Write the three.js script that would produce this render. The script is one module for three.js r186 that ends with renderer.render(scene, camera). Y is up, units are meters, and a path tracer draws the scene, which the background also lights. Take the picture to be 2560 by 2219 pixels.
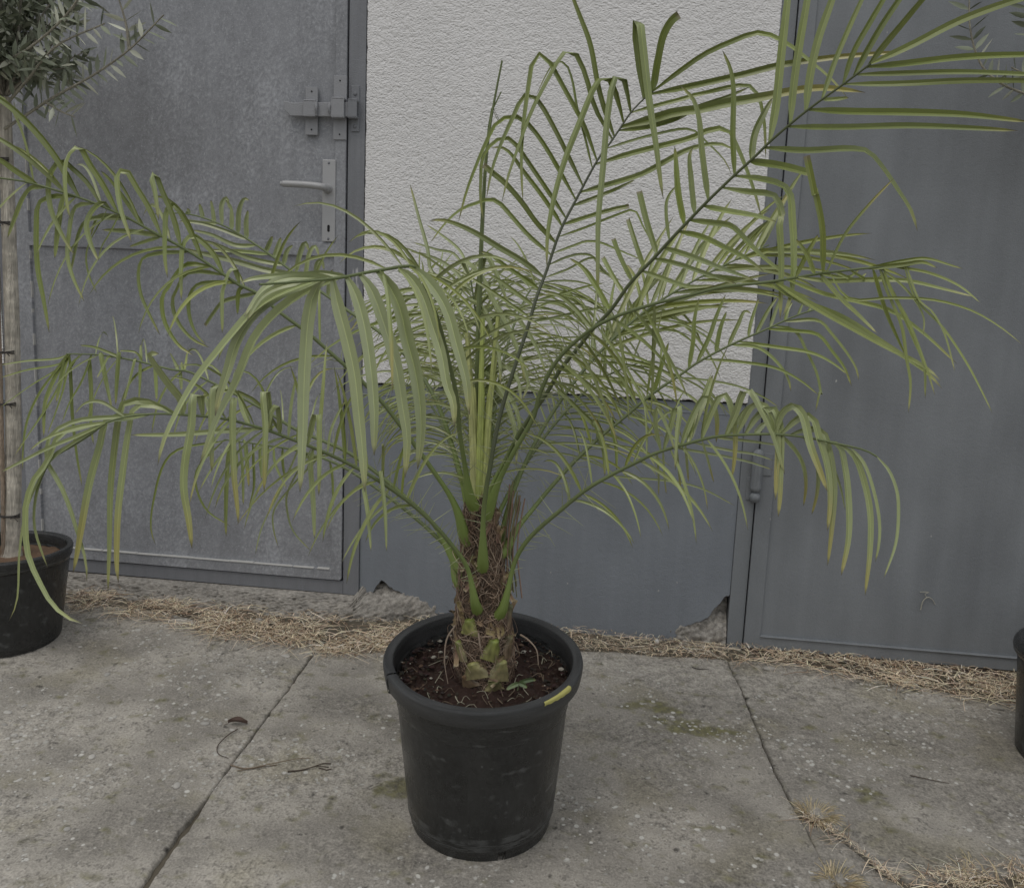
import * as THREE from 'three';
import { mergeGeometries, toCreasedNormals } from 'three/addons/utils/BufferGeometryUtils.js';
import { RoundedBoxGeometry } from 'three/addons/geometries/RoundedBoxGeometry.js';
import { ImprovedNoise } from 'three/addons/math/ImprovedNoise.js';

// ---------------------------------------------------------------- camera, sky, sun, exposure
const scene = new THREE.Scene();
const D2R = Math.PI / 180;
const camera = new THREE.PerspectiveCamera(53.0, 1024 / 887, 0.05, 200);
camera.position.set(0, 0.85, 2.4);
camera.rotation.order = 'YXZ';
camera.rotation.set(-9.2 * D2R, 7.1 * D2R, 2.4 * D2R);
scene.add(camera);
const renderer = new THREE.WebGLRenderer({ antialias: true });
renderer.toneMapping = THREE.LinearToneMapping;
renderer.toneMappingExposure = 0.9;
renderer.shadowMap.enabled = true;
{ // overcast sky: three times as bright overhead as at the horizon
  const w = 128, h = 64, d = new Float32Array(w * h * 4);
  for (let j = 0; j < h; j++) {
    const el = ((j + 0.5) / h - 0.5) * Math.PI, s = Math.max(0, Math.sin(el)), l = 1.15 * (1 + 2 * s) / 3;
    for (let i = 0; i < w; i++) {
      const c = 1 + 0.05 * Math.sin(i * 0.21 + 1) * Math.cos(j * 0.3) * Math.min(1, s * 3);
      d.set([l * c * 0.985, l * c, l * c * 1.035, 1], (j * w + i) * 4);
    }
  }
  const t = new THREE.DataTexture(d, w, h, THREE.RGBAFormat, THREE.FloatType);
  t.mapping = THREE.EquirectangularReflectionMapping; t.magFilter = t.minFilter = THREE.LinearFilter; t.needsUpdate = true;
  scene.background = t; scene.environment = t;
}
const sun = new THREE.DirectionalLight(0xfff4e6, 0.55);
sun.position.set(-1.6, 6, 3.4); sun.target.position.set(-0.2, 0.4, 0.6); sun.castShadow = true; sun.shadow.radius = 45;
Object.assign(sun.shadow.camera, { left: -3, right: 3, top: 3, bottom: -3, near: 1, far: 14 });
sun.shadow.mapSize.set(2048, 2048);
scene.add(sun, sun.target);

// ---------------------------------------------------------------- helpers
function mulberry(a) { return () => { a |= 0; a = a + 0x6D2B79F5 | 0; let t = Math.imul(a ^ a >>> 15, 1 | a); t = t + Math.imul(t ^ t >>> 7, 61 | t) ^ t; return ((t ^ t >>> 14) >>> 0) / 4294967296; }; }
const V = (x, y, z) => new THREE.Vector3(x, y, z);
const inoise = new ImprovedNoise();
const N3 = (x, y, z = 0) => inoise.noise(x, y, z);
const fbm = (x, y, z = 0, o = 4) => { let s = 0, a = 1, f = 1; for (let i = 0; i < o; i++) { s += a * N3(x * f, y * f, z + i * 7.3); a *= 0.5; f *= 2.03; } return s; };
const clamp = (v, a = 0, b = 1) => Math.min(b, Math.max(a, v));
const sstep = (a, b, v) => { const t = clamp((v - a) / (b - a)); return t * t * (3 - 2 * t); };
const mix = (a, b, t) => a + (b - a) * t;
const GX = -0.02, GZ = -0.1, G0 = -0.06;
const groundY = (x, z) => G0 + GX * x + GZ * Math.max(-0.4, Math.min(z, 4));

const used = {};
function numbered(n) { const k = used[n] = (used[n] ?? -1) + 1; return k ? n + '_' + String(k).padStart(3, '0') : n; }
function tag(o, label, category, group, kind) {
  if (label) o.userData.label = label;
  if (category) o.userData.category = category;
  if (group) o.userData.group = group;
  if (kind) o.userData.kind = kind;
  return o;
}
function thing(name, label, category, [x, y, z] = [0, 0, 0], group, kind) {
  const o = new THREE.Group(); o.name = numbered(name); o.position.set(x, y, z); scene.add(o);
  return tag(o, label, category, group, kind);
}
// a mesh whose geometry is given in world metres, put under parent (a thing or a part of it)
function part(name, geo, mat, parent = scene, kind) {
  const m = new THREE.Mesh(Array.isArray(geo) ? merge(geo) : geo, mat);
  m.name = parent === scene ? numbered(name) : name; m.castShadow = m.receiveShadow = true;
  let p = parent; const off = V(0, 0, 0);
  while (p && p !== scene) { off.add(p.position); p = p.parent; }
  if (off.lengthSq() && !m.geometry.userData.local) m.geometry.translate(-off.x, -off.y, -off.z);
  parent.add(m);
  if (kind) m.userData.kind = kind;
  return m;
}
function merge(list) {
  list = list.map((g) => g.index ? g.toNonIndexed() : g);
  const hasC = list.some((g) => g.attributes.color);
  for (const g of list) {
    for (const k of Object.keys(g.attributes)) if (!['position', 'normal', 'uv', 'color'].includes(k)) g.deleteAttribute(k);
    if (!g.attributes.uv) g.setAttribute('uv', new THREE.BufferAttribute(new Float32Array(g.attributes.position.count * 2), 2));
    if (hasC && !g.attributes.color) g.setAttribute('color', new THREE.BufferAttribute(new Float32Array(g.attributes.position.count * 3).fill(1), 3));
  }
  return mergeGeometries(list);
}
// uv in metres from two of the axes
function planarUV(g, a = 'x', b = 'y') {
  const p = g.attributes.position, uv = new Float32Array(p.count * 2), ax = { x: 0, y: 1, z: 2 };
  for (let i = 0; i < p.count; i++) { uv[i * 2] = p.array[i * 3 + ax[a]]; uv[i * 2 + 1] = p.array[i * 3 + ax[b]]; }
  g.setAttribute('uv', new THREE.BufferAttribute(uv, 2)); return g;
}
// box from two corners, edges rounded by r
function bx(x0, x1, y0, y1, z0, z1, r = 0.002) {
  const w = x1 - x0, h = y1 - y0, d = z1 - z0;
  const g = r > 0 ? new RoundedBoxGeometry(w, h, d, 2, Math.min(r, w / 2.1, h / 2.1, d / 2.1)) : new THREE.BoxGeometry(w, h, d);
  g.translate((x0 + x1) / 2, (y0 + y1) / 2, (z0 + z1) / 2); return planarUV(g);
}
function tube(points, r, rad = 6, seg = 0, colorOf) {
  const c = points instanceof THREE.Curve ? points : new THREE.CatmullRomCurve3(points.map((p) => p.isVector3 ? p : V(...p)), false, 'centripetal');
  const n = seg || Math.max(4, (points.length || 6) * 3), rf = typeof r === 'function' ? r : () => r;
  const fr = c.computeFrenetFrames(n, false), pos = [], col = [], uv = [], idx = [], q = V(0, 0, 0);
  for (let i = 0; i <= n; i++) {
    const t = i / n, p = c.getPointAt(t), rr = rf(t), cc = colorOf && colorOf(t);
    for (let j = 0; j <= rad; j++) {
      const a = j / rad * Math.PI * 2;
      q.copy(p).addScaledVector(fr.normals[i], Math.cos(a) * rr).addScaledVector(fr.binormals[i], Math.sin(a) * rr);
      pos.push(q.x, q.y, q.z); uv.push(j / rad, t); if (cc) col.push(...cc);
    }
  }
  for (let i = 0; i < n; i++) for (let j = 0; j < rad; j++) { const a = i * (rad + 1) + j, b = a + rad + 1; idx.push(a, b, a + 1, b, b + 1, a + 1); }
  for (const e of [0, n]) { // end caps
    const o = e * (rad + 1), k = pos.length / 3, p = c.getPointAt(e / n); pos.push(p.x, p.y, p.z); uv.push(0.5, e); if (colorOf) col.push(...colorOf(e / n));
    for (let j = 0; j < rad; j++) e ? idx.push(k, o + j, o + j + 1) : idx.push(k, o + j + 1, o + j);
  }
  const g = new THREE.BufferGeometry();
  g.setAttribute('position', new THREE.Float32BufferAttribute(pos, 3)); g.setAttribute('uv', new THREE.Float32BufferAttribute(uv, 2));
  if (colorOf) g.setAttribute('color', new THREE.Float32BufferAttribute(col, 3));
  g.setIndex(idx); g.computeVertexNormals(); return g;
}
function grid(nu, nv, f, uvf) { // f(u, v) -> [x, y, z]
  const pos = [], uv = [], idx = [];
  for (let j = 0; j <= nv; j++) for (let i = 0; i <= nu; i++) { const p = f(i / nu, j / nv); pos.push(p[0], p[1], p[2]); const t = uvf ? uvf(p, i / nu, j / nv) : [p[0], p[1]]; uv.push(t[0], t[1]); }
  for (let j = 0; j < nv; j++) for (let i = 0; i < nu; i++) { const a = j * (nu + 1) + i, b = a + nu + 1; idx.push(a, a + 1, b, a + 1, b + 1, b); }
  const g = new THREE.BufferGeometry();
  g.setAttribute('position', new THREE.Float32BufferAttribute(pos, 3)); g.setAttribute('uv', new THREE.Float32BufferAttribute(uv, 2));
  g.setIndex(idx); g.computeVertexNormals(); return g;
}
// tileable-enough texture from a per-pixel function returning linear rgb; also greyscale variants
function texture(w, h, f, srgb = true, rep) {
  const d = new Uint8Array(w * h * 4);
  const enc = (v) => Math.round(255 * clamp(srgb ? (v <= 0.0031308 ? v * 12.92 : 1.055 * Math.pow(Math.max(v, 0), 1 / 2.4) - 0.055) : v));
  for (let j = 0; j < h; j++) for (let i = 0; i < w; i++) { const c = f(i, j), k = (j * w + i) * 4; d[k] = enc(c[0]); d[k + 1] = enc(c[1]); d[k + 2] = enc(c[2]); d[k + 3] = 255; }
  const t = new THREE.DataTexture(d, w, h, THREE.RGBAFormat, THREE.UnsignedByteType);
  if (srgb) t.colorSpace = THREE.SRGBColorSpace;
  t.wrapS = t.wrapT = THREE.MirroredRepeatWrapping; t.magFilter = THREE.LinearFilter; t.minFilter = THREE.LinearMipmapLinearFilter; t.generateMipmaps = true;
  if (rep) { t.repeat.set(rep[0], rep[1]); t.offset.set(rep[2] || 0, rep[3] || 0); }
  t.needsUpdate = true; return t;
}
const std = (o) => new THREE.MeshPhysicalMaterial({ side: THREE.DoubleSide, ...o });
const rgb = (r, g, b) => new THREE.Color().setRGB(r, g, b);

// ---------------------------------------------------------------- procedural materials
// pebbles scattered on a grid, drawn into a float buffer (0 where there is none)
function pebbleField(w, h, count, rmin, rmax, seed, dens) {
  const R = mulberry(seed), a = new Float32Array(w * h);
  for (let n = 0; n < count; n++) {
    const x = R() * w, y = R() * h; if (dens && R() > dens(x / w, y / h)) { R(); R(); R(); R(); continue; }
    const r = mix(rmin, rmax, Math.pow(R(), 3)), e = 0.5 + R() * 0.5, an = R() * 3.14, v = 0.45 + 0.55 * R(), ca = Math.cos(an), sa = Math.sin(an), m = Math.ceil(r);
    for (let j = -m; j <= m; j++) for (let i = -m; i <= m; i++) {
      const u = (i * ca + j * sa) / r, q = (-i * sa + j * ca) / (r * e), d = u * u + q * q; if (d > 1) continue;
      const X = Math.floor(x + i), Y = Math.floor(y + j); if (X < 0 || Y < 0 || X >= w || Y >= h) continue;
      a[Y * w + X] = Math.max(a[Y * w + X], v * Math.min(1, (1 - d) * 2.5));
    }
  }
  return a;
}
// concrete: 2.8 m x 1.4 m, from x = -1.6, z = 0
const CW = 2048, CH = 1024, CM = 2.8, CN = 1.4;
const peb = pebbleField(CW, CH, 34000, 0.6, 4.6, 11, (u, v) => 0.14 + 1.1 * fbm(u * 9, v * 4.5, 3, 4) + (u < 0.3 ? 0.22 : 0));
const mossAt = (x, z) => { // green growth, where the photograph shows it
  const s = [[0.19, 0.44, 0.14, 0.055], [0.12, 0.37, 0.11, 0.05], [0.26, 0.43, 0.09, 0.03], [-0.41, 0.78, 0.06, 0.05], [-0.39, 0.64, 0.05, 0.03], [0.56, 0.62, 0.06, 0.04]];
  let m = 0; for (const [a, b, r, q] of s) m = Math.max(m, 1 - Math.hypot((x - a) / r, (z - b) / q)); return m;
};
const concHeight = new Float32Array(CW * CH);
const concMap = texture(CW, CH, (i, j) => {
  const x = -1.6 + (i + 0.5) / CW * CM, z = (j + 0.5) / CH * CN, k = j * CW + i;
  const big = fbm(x * 2.2 + 5, z * 2.6, 1, 3), mid = fbm(x * 9, z * 11, 2, 4), fine = fbm(x * 70, z * 70, 5, 3), grit = N3(x * 420, z * 420, 9);
  const g2 = fbm(x * 190, z * 190, 15, 2);
  const m2 = fbm(x * 26, z * 30, 21, 3);
  let v = 0.338 + 0.025 * big + 0.055 * mid + 0.075 * m2 + 0.12 * fine + 0.12 * grit + 0.15 * g2;
  const damp = sstep(-0.05, 0.45, fbm(x * 4.1 + 9, z * 4.7 + 2, 4, 5) + 0.5 * sstep(-0.5, 0.2, x) + 0.5 * fine + 0.4 * m2 + 0.3 * g2) * sstep(0.15, 0.4, z + 0.1 * mid);
  v *= 1 - 0.3 * damp;
  const pit = Math.max(0, fbm(x * 45, z * 45, 12, 2) - 0.62); v *= 1 - Math.min(0.7, pit * 2.2);
  let c = [v * 1.05, v * 0.985, v * 0.865];
  const br = sstep(0.1, 0.6, fbm(x * 5 + 3, z * 6, 8, 4)); c = [c[0] * (1 - 0.08 * br), c[1] * (1 - 0.09 * br), c[2] * (1 - 0.16 * br)];
  const mo = sstep(0.12, 0.8, mossAt(x, z) + 0.7 * fbm(x * 24, z * 30, 6, 5)); 
  c = [mix(c[0], 0.125 + 0.06 * fine, mo * 0.74), mix(c[1], 0.12 + 0.06 * fine, mo * 0.74), mix(c[2], 0.045, mo * 0.74)];
  const p = peb[k];
  if (p > 0) { const q = Math.min(1, p * 1.3), t = 0.34 + 0.24 * p * p; c = [mix(c[0], t * 1.02, q), mix(c[1], t, q), mix(c[2], t * 0.92, q)]; }
  concHeight[k] = clamp(0.42 + 0.1 * mid + 0.2 * fine + 0.12 * grit + 0.12 * g2 + 0.2 * p - pit * 1.2);
  return c;
}, true, [1 / CM, 1 / CN, 1.6 / CM, 0]);
const concBump = texture(CW, CH, (i, j) => { const h = concHeight[j * CW + i]; return [h, h, h]; }, false, [1 / CM, 1 / CN, 1.6 / CM, 0]);
const M = {};
M.concrete = std({ map: concMap, bumpMap: concBump, bumpScale: 0.004, roughness: 0.93 });
// rough mortar / old concrete at the foot of the wall
const rough = texture(512, 512, (i, j) => {
  const x = i / 512 * 0.6, z = j / 512 * 0.6, f = fbm(x * 16, z * 16, 3, 4), g = fbm(x * 90, z * 90, 5, 3), s = N3(x * 350, z * 350, 4);
  const v = 0.29 + 0.1 * f + 0.13 * g + 0.12 * s; return [v * 1.04, v * 0.98, v * 0.88];
}, true, [1 / 0.6, 1 / 0.6]);
M.mortar = std({ map: rough, roughness: 0.96 });
M.dirt = std({ color: rgb(0.115, 0.1, 0.075), roughness: 1 });
// roughcast paint
const castTex = texture(1024, 1024, (i, j) => {
  const x = i / 1024 * 1.1, y = j / 1024 * 1.1, f = fbm(x * 3, y * 3, 2, 4), s = N3(x * 240, y * 240, 1), st = fbm(x * 26, y * 2.5, 5, 3);
  const v = 0.79 + 0.03 * f + 0.03 * s + 0.012 * st; return [v, v * 0.998, v * 0.994];
}, true, [1 / 1.1, 1 / 1.1]);
const castBump = texture(2048, 2048, (i, j) => {
  const x = i / 2048 * 1.1, y = j / 2048 * 1.1, w = fbm(x * 60, y * 60, 3, 2) * 0.5, a = 1 - Math.abs(N3(x * 125 + w, y * 185 + w, 1.5)) * 2.2, b = N3(x * 260, y * 400, 4.5);
  const h = clamp(0.5 + 0.3 * a + 0.2 * b); return [h, h, h];
}, false, [1 / 1.1, 1 / 1.1]);
M.roughcast = std({ map: castTex, bumpMap: castBump, bumpScale: 0.0031, roughness: 0.95 });
// slate grey paint on the plinth
const plinthTex = texture(1024, 512, (i, j) => {
  const x = i / 1024 * 1.1, y = j / 512 * 0.7, f = fbm(x * 5, y * 5, 2, 4), st = fbm(x * 38, y * 3, 7, 3), s = N3(x * 300, y * 300, 3), fl = Math.max(0, fbm(x * 60, y * 45, 9, 2) - 0.86) * 5;
  const k = 1 + 0.09 * f + 0.05 * st + 0.07 * s; return [mix(0.222 * k, 0.45, Math.min(1, fl)), mix(0.245 * k, 0.45, Math.min(1, fl)), mix(0.275 * k, 0.44, Math.min(1, fl))];
}, true, [1 / 1.1, 1 / 0.7]);
const fineBump = texture(512, 512, (i, j) => { const h = 0.5 + 0.3 * N3(i * 0.31, j * 0.31, 2) + 0.2 * fbm(i * 0.05, j * 0.05, 4, 3); return [h, h, h]; }, false, [1 / 0.35, 1 / 0.35]);
M.plinth = std({ map: plinthTex, bumpMap: fineBump, bumpScale: 0.0012, roughness: 0.62 });
// left door: weathered grey paint, chalky speckles; 1.1 m x 2.2 m from x = -1.8
const specks = pebbleField(1024, 2048, 90000, 0.6, 1.7, 71, (u, v) => { const x = -1.8 + u * 1.1, y = v * 2.2; return clamp(0.34 + 0.45 * fbm(x * 4, y * 2.2, 3, 3) + 0.2); });
const leftTex = texture(1024, 2048, (i, j) => {
  const x = -1.8 + i / 1024 * 1.1, y = j / 2048 * 2.2, f = fbm(x * 3.5, y * 2.2, 2, 4), g = fbm(x * 36, y * 24, 6, 3), st = fbm(x * 20 + 0.3 * N3(y * 4, 1), y * 0.9, 9, 4), s = N3(x * 330, y * 250, 4), w = fbm(x * 120 + 0.8 * g, y * 95 + g, 8, 3);
  const ch = sstep(-0.5, 0.95, 0.5 * fbm(x * 6 + 1, y * 3.4, 13, 4) + 0.4 * w + 0.12 * st);
  let v = 0.245 * (1 + 0.12 * f + 0.12 * g + 0.07 * st + 0.17 * s + 0.11 * w) * 1.16 + 0.15 * ch * ch * (0.85 + 0.4 * w);
  const p = specks[j * 1024 + i]; v = mix(v, 0.6, p * 0.5);
  return [v * 0.955, v * 0.99, v * 1.06];
}, true, [1 / 1.1, 1 / 2.2, 1.8 / 1.1, 0]);
M.leftPaint = std({ map: leftTex, bumpMap: fineBump, bumpScale: 0.0005, roughness: 0.44 });
M.trimPaint = std({ color: rgb(0.122, 0.13, 0.147), bumpMap: fineBump, bumpScale: 0.0008, roughness: 0.5 });
const rightTex = texture(1024, 1024, (i, j) => {
  const x = i / 1024 * 1.1, y = j / 1024 * 2.2, f = fbm(x * 3, y * 2, 12, 4), st = fbm(x * 16, y * 1.1, 19, 4), s = N3(x * 300, y * 260, 14), g = fbm(x * 9, y * 6, 22, 4), sc = Math.max(0, N3(x * 55 + N3(y * 9, 2) * 3, y * 2.2, 41) - 0.62) * 0.5, fl = Math.max(0, fbm(x * 75, y * 48, 33, 2) - 0.93) * 6 + sc * Math.max(0, N3(x * 9, y * 5, 44));
  const k = 1 + 0.16 * f + 0.12 * st + 0.10 * s + 0.08 * g, m = Math.min(1, fl); return [mix(0.208 * k, 0.5, m), mix(0.224 * k, 0.5, m), mix(0.239 * k, 0.48, m)];
}, true, [1 / 1.1, 1 / 2.2]);
M.rightPaint = std({ map: rightTex, bumpMap: fineBump, bumpScale: 0.0007, roughness: 0.55 });
M.paleBead = std({ color: rgb(0.5, 0.5, 0.48), roughness: 0.8 });
M.steel = std({ color: rgb(0.44, 0.445, 0.45), metalness: 0.35, roughness: 0.42, bumpMap: fineBump, bumpScale: 0.0006 });
M.hole = std({ color: rgb(0.012, 0.012, 0.013), roughness: 0.9 });
M.rust = std({ color: rgb(0.2, 0.16, 0.14), bumpMap: fineBump, bumpScale: 0.002, roughness: 0.9 });
// black nursery plastic, scuffed and dusty
const scuff = pebbleField(1024, 512, 260, 1, 4, 77);
const plastic = texture(1024, 512, (i, j) => {
  const u = i / 1024 * 12, v = j / 512 * 4, f = fbm(u, v * 1.4, 2, 4), g = fbm(u * 9, v * 9, 5, 3), s = N3(i * 0.7, j * 0.7, 3), sc = Math.max(0, fbm(u * 5, v * 22, 8, 3) - 0.5);
  const dn = j / 512, b = 0.027 * (1 + 0.35 * f + 0.28 * g + 0.16 * s) + 0.05 * sc + 0.07 * scuff[j * 1024 + i] * (0.5 + f) + 0.05 * sstep(0.1, 0.7, fbm(u * 2.2, v * 7, 31, 5) + (dn < 0.3 ? 0.35 : -0.25)); return [b * 0.97, b * 1.02, b * 1.02];
}, true);
M.boltPaint = std({ color: rgb(0.3, 0.308, 0.325), bumpMap: fineBump, bumpScale: 0.001, roughness: 0.55 });
M.rimPlastic = std({ map: texture(512, 256, (i, j) => { const f = fbm(i / 40, j / 24, 3, 4), s = N3(i * 0.5, j * 0.5, 1), b = 0.05 * (1 + 0.4 * f + 0.2 * s); return [b * 0.96, b, b * 1.02]; }), roughness: 0.36, bumpMap: fineBump, bumpScale: 0.001 });
const plRough = texture(512, 256, (i, j) => { const f = fbm(i / 60, j / 30, 13, 4), s = fbm(i / 6, j / 40, 4, 3), r = 0.3 + 0.14 * f + 0.08 * s; return [r, r, r]; }, false);
M.plastic = std({ map: plastic, roughnessMap: plRough, roughness: 1, bumpMap: fineBump, bumpScale: 0.0006 });
M.soil = std({ color: rgb(0.034, 0.018, 0.013), roughness: 1 });
M.vc = std({ vertexColors: true, roughness: 0.85 });
const vein = texture(64, 256, (i, j) => { const u = (i + 0.5) / 64, s = 0.86 + 0.13 * N3(u * 46, j * 0.012, 3) + 0.07 * N3(u * 20, j * 0.05, 8), rib = 0.5 * Math.exp(-Math.pow((u - 0.5) / 0.035, 2)), v = clamp(s * 0.62 + rib * 0.6, 0, 1); return [v, v, v * (1 - 0.15 * rib)]; });
M.leaf = std({ vertexColors: true, map: vein, roughness: 0.36, specularIntensity: 0.9, clearcoat: 0.75, clearcoatRoughness: 0.36 });
M.stalk = std({ vertexColors: true, roughness: 0.42 });
M.straw = std({ vertexColors: true, roughness: 0.9 });

// ---------------------------------------------------------------- ground and pavement
{
  const g = grid(80, 60, (u, v) => { const x = -30 + 60 * u, z = -0.4 + 30.4 * v * v; return [x, groundY(clamp(x, -4, 4), z) - 0.0085, z]; });
  tag(part('ground', g, M.dirt), 'brown bare earth under and between the concrete slabs', 'ground', null, 'structure');
}
const pavement = thing('concrete_pavement', 'weathered grey concrete pavement with pale pebbles, moss and open joints', 'pavement', [0, 0, 0], null, 'structure');
const lerpAt = (pts, t) => { if (t <= pts[0][0]) return pts[0][1]; for (let i = 1; i < pts.length; i++) if (t <= pts[i][0]) return mix(pts[i - 1][1], pts[i][1], (t - pts[i - 1][0]) / (pts[i][0] - pts[i - 1][0])); return pts[pts.length - 1][1]; };
const jointL = (z) => -0.757 + 0.006 * fbm(z * 9, 3.1, 0, 3);
const jointR = (z) => lerpAt([[0, 0.305], [0.09, 0.316], [0.253, 0.337], [0.424, 0.351], [0.604, 0.374], [0.696, 0.394], [0.832, 0.415], [0.895, 0.428], [4, 0.9]], z) + 0.004 * fbm(z * 11, 8.1, 0, 3);
const crackZ = (x) => lerpAt([[0.38, 0.695], [0.43, 0.72], [0.467, 0.758], [0.519, 0.838], [0.576, 0.862], [0.68, 0.83], [0.78, 0.8], [1.3, 0.78], [6, 0.7]], x) + 0.008 * fbm(x * 14, 1.7, 0, 3);
const slabEdgeL = (x) => 0.16 + 0.07 * sstep(-1.3, -0.9, x) + 0.012 * fbm(x * 8, 5.5, 0, 3);
const slabEdgeM = (x) => lerpAt([[-0.76, 0.262], [-0.6, 0.215], [-0.3, 0.14], [0, 0.115], [0.32, 0.085]], x) + 0.008 * fbm(x * 9, 2.5, 0, 3);
const slabEdgeR = (x) => lerpAt([[0.32, 0.09], [0.5, 0.07], [0.65, 0.085], [0.8, 0.13], [1.0, 0.15], [3, 0.15]], x) + 0.012 * fbm(x * 10, 4.5, 0, 3);
const surf = (x, z) => groundY(x, z) + 0.004 * fbm(x * 3, z * 3, 6, 3) + 0.0012 * fbm(x * 24, z * 24, 2, 2);
function slab(bL, bR, zN, zF, nu, nv, lift, tx = 0) {
  const ring = (k, n) => k <= 1 ? 0 : k >= n - 1 ? 1 : mix(0.0022, 0.9978, (k - 2) / (n - 4));
  const g = grid(nu, nv, (uu, vv) => {
    const i = Math.round(uu * nu), j = Math.round(vv * nv), u = ring(i, nu), v0 = ring(j, nv), v = v0 * v0 * 0.45 + v0 * 0.55;
    const xm = mix(bL(0.5), bR(0.5), u), z0 = mix(zN(xm), zF(xm), v), x = mix(bL(z0), bR(z0), u), z = mix(zN(x), zF(x), v);
    const rim = i === 0 || j === 0 || i === nu || j === nv;
    return [x, surf(x, z) + lift + tx * (x - bL(z)) - (rim ? 0.03 : 0) - ((i === 1 || i === nu - 1 || j === 1 || j === nv - 1) ? 0.003 + 0.0025 * N3(x * 60, z * 60) : 0) - 0.006 * Math.max(0, fbm(x * 40, z * 40, 9, 2) - 0.1) * sstep(0.035, 0, Math.min(Math.abs(x - bL(z)), Math.abs(x - bR(z)))), z];
  }, (p) => [p[0], p[2]]);
  return part('concrete_slab', g, M.concrete, pavement);
}
const far = () => 3.6;
const gapL = (z) => 0.0014 + 0.003 * fbm(z * 30, 7.7, 0, 3) + 0.0045 * sstep(0.85, 1.0, z) * (1 + fbm(z * 25, 1.2, 0, 3));
const gapR = (z) => 0.0016 + 0.0022 * fbm(z * 34, 9.7, 0, 2);
slab(() => -4, (z) => jointL(z) - gapL(z), slabEdgeL, far, 300, 240, 0);
slab((z) => jointL(z) + gapL(z), (z) => jointR(z) - gapR(z), slabEdgeM, far, 200, 300, 0.002);
slab((z) => jointR(z) + gapR(z), () => 4, slabEdgeR, (x) => crackZ(x) - 0.004 - 0.006 * sstep(0.46, 0.6, x), 260, 150, 0.001);
slab((z) => jointR(z) + gapR(z), () => 4, (x) => crackZ(x) + 0.004 + 0.012 * sstep(0.46, 0.6, x), far, 220, 160, -0.003);

// ---------------------------------------------------------------- the house wall
const wall = thing('house_wall', 'white roughcast house wall over a slate grey painted plinth between the two doors', 'wall', [0, 0, -0.1], null, 'structure');
part('wall_core', bx(-3.4, 4, -0.4, 3.6, -0.34, -0.075, 0), M.mortar, wall);
const castH = (x, y) => { const w = fbm(x * 30, y * 30, 3, 2) * 0.35, a = 1 - Math.abs(N3(x * 85 + w, y * 135 + w, 1.5)) * 2.1, b = N3(x * 190, y * 260, 4.5), c = N3(x * 40, y * 60, 2.2); return 0.0006 * a + 0.0005 * b + 0.0006 * c; };
const castBottom = (x) => 0.605 + 0.006 * fbm(x * 22, 1, 0, 4) + 0.003 * N3(x * 150, 4);
const castLeft = (y) => -0.7245 + 0.0016 * fbm(y * 30, 2, 0, 3), castRight = (y) => 0.324 + 0.002 * fbm(y * 30, 6, 0, 3);
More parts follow.
